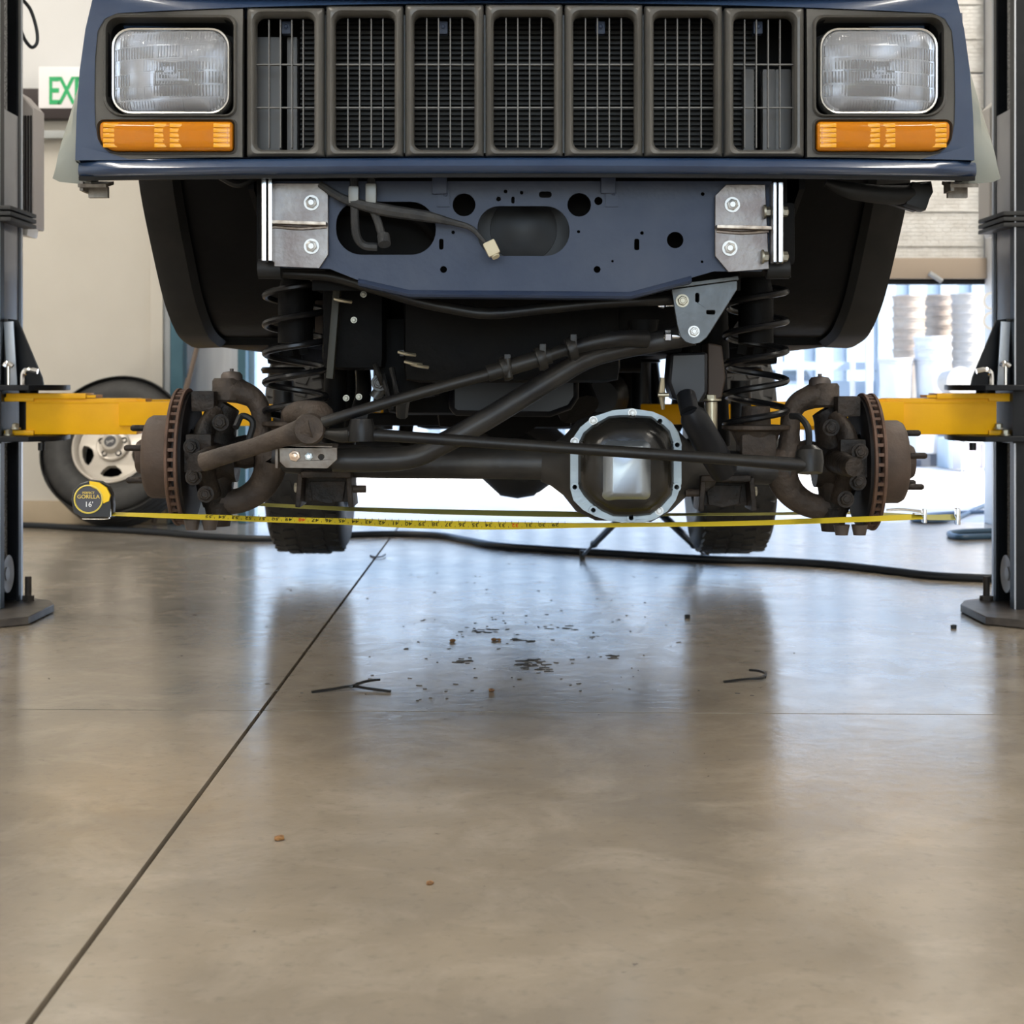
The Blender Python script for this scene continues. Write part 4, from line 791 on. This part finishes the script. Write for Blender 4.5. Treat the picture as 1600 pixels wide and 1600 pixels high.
b = B(); p = P(1444, 806, 3.16); b.box(p, (.006, .02, .026), bev=.001); b.box(p+Vector((-.01, 0, .004)), (.02, .018, .002)); new('end_hook', b, bright, tm)
rb = empty('steel_tape_ribbon', P(900, 803, 3.46), 'second yellow measuring ribbon stretched behind both brake discs', 'tape measure')
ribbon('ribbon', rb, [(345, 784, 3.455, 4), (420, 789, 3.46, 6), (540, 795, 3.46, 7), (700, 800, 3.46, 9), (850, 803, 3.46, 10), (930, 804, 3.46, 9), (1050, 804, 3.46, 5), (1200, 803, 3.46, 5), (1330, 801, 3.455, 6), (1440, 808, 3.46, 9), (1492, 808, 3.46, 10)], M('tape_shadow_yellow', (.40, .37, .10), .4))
b = B(); p = P(1496, 807, 3.46); b.box(p, (.008, .02, .034), bev=.001); b.tube([P(1385, 797, 3.46), P(1410, 796, 3.46), P(1440, 799, 3.46)], .003, 6); new('end_hook', b, bright, rb)

# ------------------------------------------------------------------ things on the floor
def hosepts(px, r): return [F(x, y)+Vector((0, 0, r)) for x, y in px]
b = B(); b.tube(hosepts([(-40, 826), (36, 825), (150, 831), (250, 837), (340, 844), (440, 847), (540, 841), (620, 839), (690, 842), (735, 850), (780, 858), (860, 864), (1000, 873), (1120, 880), (1200, 882), (1300, 888), (1400, 899), (1460, 906), (1540, 910), (1640, 912)], .014), .014, 10, 8)
new('air_hose', b, hose, label='long black air hose snaking across the shop floor under the car', cat='hose')
b = B(); b.tube(hosepts([(1600, 782), (1545, 790), (1510, 806), (1485, 815), (1455, 818), (1425, 815), (1450, 808), (1520, 804), (1600, 802)], .011), .011, 8, 8); new('extension_cord', b, M('blue_cord', (.03, .06, .10), .4), label='thin blue grey cord looping near the end of the tapes beside the post', cat='cord')
b = B(); b.tube(hosepts([(1600, 832), (1545, 834), (1500, 836), (1483, 839), (1500, 844), (1545, 843), (1600, 842)], .013), .013, 8, 8); new('water_hose', b, M('blue_hose', (.03, .07, .12), .4), label='short dark blue hose bend on floor beside the lift post', cat='hose')
def tie(name, pxs, label, loop=None):
    b = B(); path = catmull([F(x, y)+Vector((0, 0, .0026+dz)) for x, y, dz in pxs], 6); loops = []
    for i, p in enumerate(path):
        t = (path[min(i+1, len(path)-1)]-path[max(i-1, 0)]).normalized(); sd_ = t.cross(Vector((0, 0, 1))).normalized()*.003; up = Vector((0, 0, .0024)); loops.append([p+sd_+up, p-sd_+up, p-sd_-up, p+sd_-up])
    b.loft(loops); q = path[len(path)//2] if loop is None else path[loop]; b.box(q, (.007, .008, .006), bev=.001); return new(name, b, M('black_nylon', (.006, .006, .006), .35), label=label, cat='zip tie')
tie('zip_tie', [(487, 1083, 0), (520, 1080, .002), (548, 1077, .004), (575, 1079, .002), (610, 1082, 0)], 'straight black zip tie lying by the long floor joint')
tie('zip_tie', [(549, 1078, .0045), (565, 1074, .008), (580, 1072, .010), (593, 1070, .009)], 'short black cut zip tie end crossing the straight zip tie', 0)
tie('zip_tie', [(1131, 1067, 0), (1165, 1065, .003), (1190, 1064, .004), (1197, 1059, .006), (1188, 1056, .008), (1171, 1054, .008)], 'curled black zip tie lying alone near the tyre reflection', 14)
tie('zip_tie', [(579, 869, 0), (586, 872, .002), (596, 872, .003), (602, 869, .005)], 'tiny black zip tie scrap across the joint near the air hose', 2)
for x, y, r, l in ((707, 1003, .007, 'brown rust flake nearest the straight zip tie, behind it'), (772, 1001, .006, 'wider of two rust flakes side by side on the floor'), (780, 1001, .005, 'smaller rust flake touching the wider one'), (768, 1081, .006, 'lone rust flake just behind the crosswise floor joint'), (437, 1313, .006, 'lone rust flake in the foreground beside the long joint'), (672, 1382, .004, 'tiny grey crumb farthest forward on the floor')):
    b = B(); r *= 1.35; bmesh.ops.create_icosphere(b.bm, subdivisions=2, radius=r)
    for v in b.bm.verts: v.co *= random.uniform(.7, 1.15); v.co.z *= .55
    p = F(x, y)
    for v in b.bm.verts: v.co += p+Vector((0, 0, r*.42))
    new('rust_flake', b, M('rust_flake', (.30, .15, .05), .8, 0, (.12, .06, .03), 150), label=l, cat='debris')
for x, y, l in ((1074, 966, 'black hex nut lying in the tyre reflection edge'), (1490, 982, 'black hex nut lying before the post base plate')):
    p = F(x, y); b = B(); b.lathe([(.008, 0), (.008, .01)], p, (0, 0, 1), 6); b.lathe([(.004, .01), (.004, .011)], p, (0, 0, 1), 10); new('hex_nut', b, satin, label=l, cat='nut')
b = B()
for k in range(150):
    x, y = random.gauss(800, 210), random.uniform(960, 1095) if k % 3 else random.uniform(870, 1000)
    p = F(x, y); r = random.uniform(.0012, .0038); b.box(p+Vector((0, 0, .0007)), (r*random.uniform(1, 4), r, .0014), Matrix.Rotation(random.uniform(-.5, .5), 3, 'Z'))
for (x, y, wpx) in ((740, 984, 60), (770, 986, 50), (880, 982, 45), (828, 1034, 34), (838, 1042, 40), (815, 1036, 20), (850, 1048, 22), (820, 1000, 40), (725, 1033, 30), (955, 1026, 14)):
    for k in range(9):
        p = F(x+random.uniform(-.5, .5)*wpx, y+random.uniform(-4, 4)); b.box(p+Vector((0, 0, .0005)), (random.uniform(.006, .028), random.uniform(.003, .009), .001), Matrix.Rotation(random.uniform(-.4, .4), 3, 'Z'))
new('dirt_flakes', b, M('dried_dirt', (.07, .065, .06), .7), label='scattered dark dried dirt flakes on the floor under the car', cat='dirt', kind='stuff')
# tripod-like stand behind the axle: two splayed legs show
ts = empty('work_stand', (F(1010, 868)), 'thin blue black tripod stand with splayed legs behind the differential', 'stand')
top = P(1003, 775, 5.6); mat_l = M('stand_blue_black', (.015, .03, .055), .35, .3)
for q, nm in ((F(910, 873), 1), (F(1104, 875), 1), (F(1099, 868), 0)):
    q = Vector((q.x, q.y, .012)); b = B(); b.tube([top, top.lerp(q, .8)], .013, 8); b.tube([top.lerp(q, .75), q], .006, 8); b.lathe([(.014, -.012), (.016, 0), (.012, .012)], top.lerp(q, .78), q-top, 10); lg = new('leg', b, mat_l, ts)
    b = B(); b.cyl(q+Vector((0, 0, -.012)), q+Vector((0, 0, .02)), .011); new('rubber_foot', b, rubber, lg)
b = B(); b.cyl(top-Vector((0, 0, .05)), top+Vector((0, 0, .06)), .014); b.lathe([(.02, 0), (.024, .03), (.02, .06)], top-Vector((0, 0, .03)), (0, 0, 1), 14); new('stand_pole', b, mat_l, ts)

# wheel leaning on the wall
wc = P(186, 711, 7.70); lean = math.radians(24); R_, W_ = .342, .215
wc.z = R_*cos(lean)+W_/2*sin(lean)+.0; ax = Vector((-.10, -cos(lean), sin(lean))).normalized()
lw = empty('spare_wheel', (wc.x, wc.y, 0), 'loose silver five slot wheel with black tyre leaning on the cream wall', 'wheel')
b = B(); tyre(b, wc, ax, R_, W_, .185, 64, False)
for a in (-.66, -.25, .2, .62): b.lathe([(R_*.985, a*W_/2-.012), (R_+.002, a*W_/2-.008), (R_+.002, a*W_/2+.028), (R_*.985, a*W_/2+.032)], wc, ax, 64, False)
new('tyre', b, rubber, lw)
u = Vector((1, 0, 0)); u = (u-ax*u.dot(ax)).normalized(); v = ax.cross(u)
if v.z < 0: v = -v
WF = lambda x, y, d=0: wc+u*x+v*y+ax*d
b = B(); b.lathe([(.186, .092), (.192, .096), (.186, .100), (.176, .094), (.168, .075)], wc, ax, 48, False)
spok = []
for k in range(5):
    t0 = 2*pi*k/5-pi/2+.0; pts = [(-.040, .116), (-.052, .134), (-.034, .147), (0, .152), (.034, .147), (.052, .134), (.040, .116), (.016, .098), (-.016, .098)]
    spok.append([(y_*cos(t0)-x_*sin(t0), y_*sin(t0)+x_*cos(t0)) for x_, y_ in pts])
b.plate(circ(0, 0, .172, 48), spok, lambda x, y: WF(x, y, .070+.018*(1-min(1, math.hypot(x, y)/.17))), ax*-.03); b.lathe([(.172, .072), (.165, -.08)], wc, ax, 40, False)
new('rim', b, alloy, lw, bevel=.003)
b = B(); b.lathe([(.165, -.02), (.0, -.02)], wc, ax, 30, False); new('rim_shadow_disc', b, black, lw)  # black disc stands in for the shade inside the rim
b = B(); b.lathe([(.078, .080), (.078, .092), (.072, .096), (.062, .094), (.048, .10), (.042, .125), (.036, .13), (.0, .13)], wc, ax, 40, False); cap = new('center_cap', b, alloy, lw)
for k in range(5):
    t0 = 2*pi*k/5+.31; c_ = WF(.056*cos(t0), .056*sin(t0), .094); b = B(); b.lathe([(.014, -.004), (.014, .006), (.010, .007), (.009, -.002)], c_, ax, 14); new('lug_recess', b, satin, cap)
b = B(); b.lathe([(.028, .13), (.028, .1315), (0, .1315)], wc, ax, 24, False); new('cap_badge', b, M('badge_dark', (.05, .05, .055), .35, .4), cap)
b = B(); text_b(b, 'Jeep', .02, fx(WF(0, 0, .1322), (u+v*.35), (v-u*.35))); new('cap_lettering', b, M('badge_light', (.8, .78, .74), .35), cap)
# pole leaning by the door post
b = B(); b.tube([P(240, 817, 7.925), P(283, 640, 7.935), P(328, 465, 7.935)], .012, 8, 2); b.tube([P(295, 592, 7.935), P(283, 640, 7.935)], .015, 8, 2); new('leaning_pole', b, M('brown_pole', (.20, .15, .12), .5), label='thin brown pole leaning against the white recess beside the teal post', cat='pole')
# exit sign
ES = empty('exit_sign', P(106, 172, WD-.02), 'white exit sign with green letters above the cream wall', 'sign')
p = P(106, 138, WD-.05); b = B(); b.box(p, (.268, .05, .20), bev=.008); new('sign_box', b, M('white_sign', (.88, .86, .88), .3), ES)
b = B()
for ch, xc in (('E', 84), ('X', 104), ('I', 120), ('T', 133)): text_b(b, ch, .185, FACE(P(xc, 144, WD-.076)) @ Matrix.Diagonal((.62 if ch != 'I' else .8, 1, 1, 1)), .001, .0028)
new('sign_letters', b, M('exit_green', (.02, .42, .14), .4), ES)

# ------------------------------------------------------------------ outside the door
b = B()
for k in range(60):
    x = -9+k*.36; b.box((x, 19.2, 1.8), (.20, .06, 3.6)); b.box((x+.18, 19.25, 1.8), (.18, .03, 3.6))
struct('wall_container', b, cont)
pail_p = lambda r0, r1, h: [(0, 0), (r0, 0), (r0+.002, .004), (r1-.004, h*.88), (r1+.004, h*.885), (r1+.004, h*.91), (r1, h*.915), (r1, h*.95), (r1+.011, h*.955), (r1+.011, h), (r1-.002, h), (r1-.005, h*.93), (r0-.002, .008), (0, .008)]
PD = 15.6; shelf_z = P(0, 622, PD).z
ORD = ['topmost', 'second', 'third', 'fourth', 'fifth', 'sixth', 'seventh', 'eighth', 'ninth', 'tenth', 'eleventh', 'twelfth', 'thirteenth', 'fourteenth']
def pails(xp, ytop, D, n, zb, m, nm, r=.15):
    zt = P(0, ytop, D).z; n = max(1, 1+int((zt-zb-.36)/.086)); step = (zt-zb-.36)/max(1, n-1); g = 'pails of the '+nm
    bb = B(); bb.lathe(pail_p(r*.86, r, .36), (0, 0, 0), (0, 0, 1), 22, True); me = mesh(bb, m); x = P(xp, 0, D).x
    for k in range(n):
        o = bpy.data.objects.new('pail', me); COL.objects.link(o); o.location = (x, D, zb+k*step); o.rotation_euler = (0, 0, k*1.7)
        i = n-1-k; tag(o, '%s pail of the %s outside' % (ORD[i]+('' if i == 0 else ' from top'), nm), 'pail', g)
pails(1420, 462, PD, 11, shelf_z, plast_cream, 'tall cream stack with the wall left of it')
pails(1468, 461, PD+.5, 8, shelf_z+.35, plast_cream, 'narrow tan stack between two tall stacks')
pails(1512, 459, PD, 11, shelf_z, M('pale_pail', (.32, .30, .27), .45, 0, (.36, .34, .32), 6), 'pale stack nearest the door jamb')
pails(1457, 526, PD-.8, 6, shelf_z, plast_white, 'white stack before the tan one', .16)
pails(1399, 557, PD-.8, 5, shelf_z, plast_white, 'short white stack', .15)
# bench that carries the pails
tb_ = empty('storage_bench', (P(1450, 0, PD).x, PD-.1, 0), 'long grey bench carrying the stacks of pails outside', 'bench')
xa, xb = P(1360, 0, PD).x, P(1560, 0, PD).x
b = B(); b.box(((xa+xb)/2, PD-.1, shelf_z-.02), (xb-xa, 1.9, .04)); new('bench_top', b, cont, tb_)
for x in (xa+.1, xb-.1, (xa+xb)/2):
    for y in (PD-.95, PD+.7): b = B(); b.box((x, y, shelf_z/2-.02), (.08, .08, shelf_z-.04)); new('leg', b, cont, tb_)
b = B(); b.box((P(1468, 0, PD+.5).x, PD+.5, shelf_z+.174), (.36, .36, .346), bev=.01); new('cardboard_box', b, M('tan_box', (.5, .4, .3), .7), label='tan box under the narrow tan pail stack', cat='box')
p = P(1506, 592, 13.6); b = B(); b.lathe([(.0, 0), (.12, .004), (.125, .02), (.118, .03), (.105, .26), (.0, .27)], Vector((p.x-.02, 13.6, .56+.126)), (-.15, 1, 0), 28); new('fallen_pail', b, M('pale_pail', (.7, .66, .6), .5), label='pale round pail lying on its side before the pale stack', cat='pail')
b = B(); b.box((p.x, 13.8, .28), (.3, .6, .56), bev=.01); new('tool_chest', b, M('chest_white', (.40, .41, .45), .5), label='pale chest under the pail lying on its side', cat='chest')
# low cabinets and planter on the ground
c = P(1512, 735, 12.9); b = B(); b.box((c.x, 12.9, .115), (.15, .3, .21)); cb = new('crate', b, M('pinkish_panel', (.55, .50, .53), .5), label='small pinkish crate with white frame on the ground by the door jamb', cat='crate')
b = B(); h_ = .15/2+.008
for dx in (-h_, h_): b.box((c.x+dx, 12.74, .115), (.02, .03, .23))
for z in (.012, .225): b.box((c.x, 12.74, z), (.17, .03, .022))
new('crate_frame', b, plast_white, cb)
c = P(1482, 735, 13.3); b = B(); b.box((c.x, 13.3, .12), (.10, .35, .24), bev=.01); new('grey_bin', b, cont, label='slim blue grey bin beside the pinkish crate', cat='bin')
c = P(1446, 722, 13.6); b = B(); b.box((c.x, 13.70, .20), (.17, .3, .20), bev=.02); pb = new('planter', b, plast_white, label='low white tub on a dark plinth outside', cat='tub')
b = B(); b.box((c.x, 13.70, .055), (.18, .28, .11)); new('plinth', b, M('plinth_dark', (.08, .09, .11), .6), pb)
# carport posts and rail
for xp, wpx, D, l in ((1217, 8, 14.5, 'white post nearest the coil spring'), (1250, 8, 14.5, 'second white post from the coil spring'), (1332, 6, 15.0, 'slim white post between the disc and the pails'), (1358, 9, 14.5, 'wide white post next to the short pail stack')):
    c = P(xp, 0, D); b = B(); b.box((c.x, D, 1.6), (wpx*D/FPX, .08, 3.2), bev=.004); new('fence_post', b, plast_white, label=l+' outside the open door', cat='post')
b = B(); a, c = P(1180, 0, 16.5).x, P(1372, 0, 16.5).x; b.box(((a+c)/2, 16.5, P(0, 572, 16.5).z), (c-a, .08, .08)); b.box(((a+c)/2, 16.55, .35), (c-a, .05, .7)); b.box((a, 16.5, .42), (.06, .06, .84)); b.box((c, 16.5, .42), (.06, .06, .84)); new('low_railing', b, cont, label='blue grey railing behind the white posts outside', cat='railing')
# parked car seen under the body
pc = empty('parked_car', (P(1225, 0, 17.6).x, 17.6, 0), 'distant dark blue parked car behind the white posts outside', 'car')
x = pc.location.x
def sec(y, z0, z1, hw): return [Vector((x-hw, y, z0)), Vector((x+hw, y, z0)), Vector((x+hw*1.02, y, (z0+z1)/2)), Vector((x+hw*.92, y, z1)), Vector((x-hw*.92, y, z1)), Vector((x-hw*1.02, y, (z0+z1)/2))]
pm = M('parked_car_blue', (.03, .06, .12), .25, .3)
b = B(); b.loft([sec(16.75, .3, .55, .24), sec(16.85, .22, .62, .27), sec(17.3, .2, .66, .28), sec(18.3, .2, .68, .28), sec(18.45, .3, .62, .26)]); new('body', b, pm, pc)
b = B(); b.loft([sec(17.2, .64, .67, .25), sec(17.45, .64, .86, .21), sec(18.0, .64, .87, .21), sec(18.3, .64, .68, .25)]); new('cabin', b, M('car_glass', (.02, .03, .04), .1), pc)
for dx in (-.22, .22):
    for y in (17.05, 18.1): b = B(); b.cyl((x+dx-.05, y, .15), (x+dx+.05, y, .15), .15); new('wheel', b, rubber, pc)
bpy.context.view_layer.update()
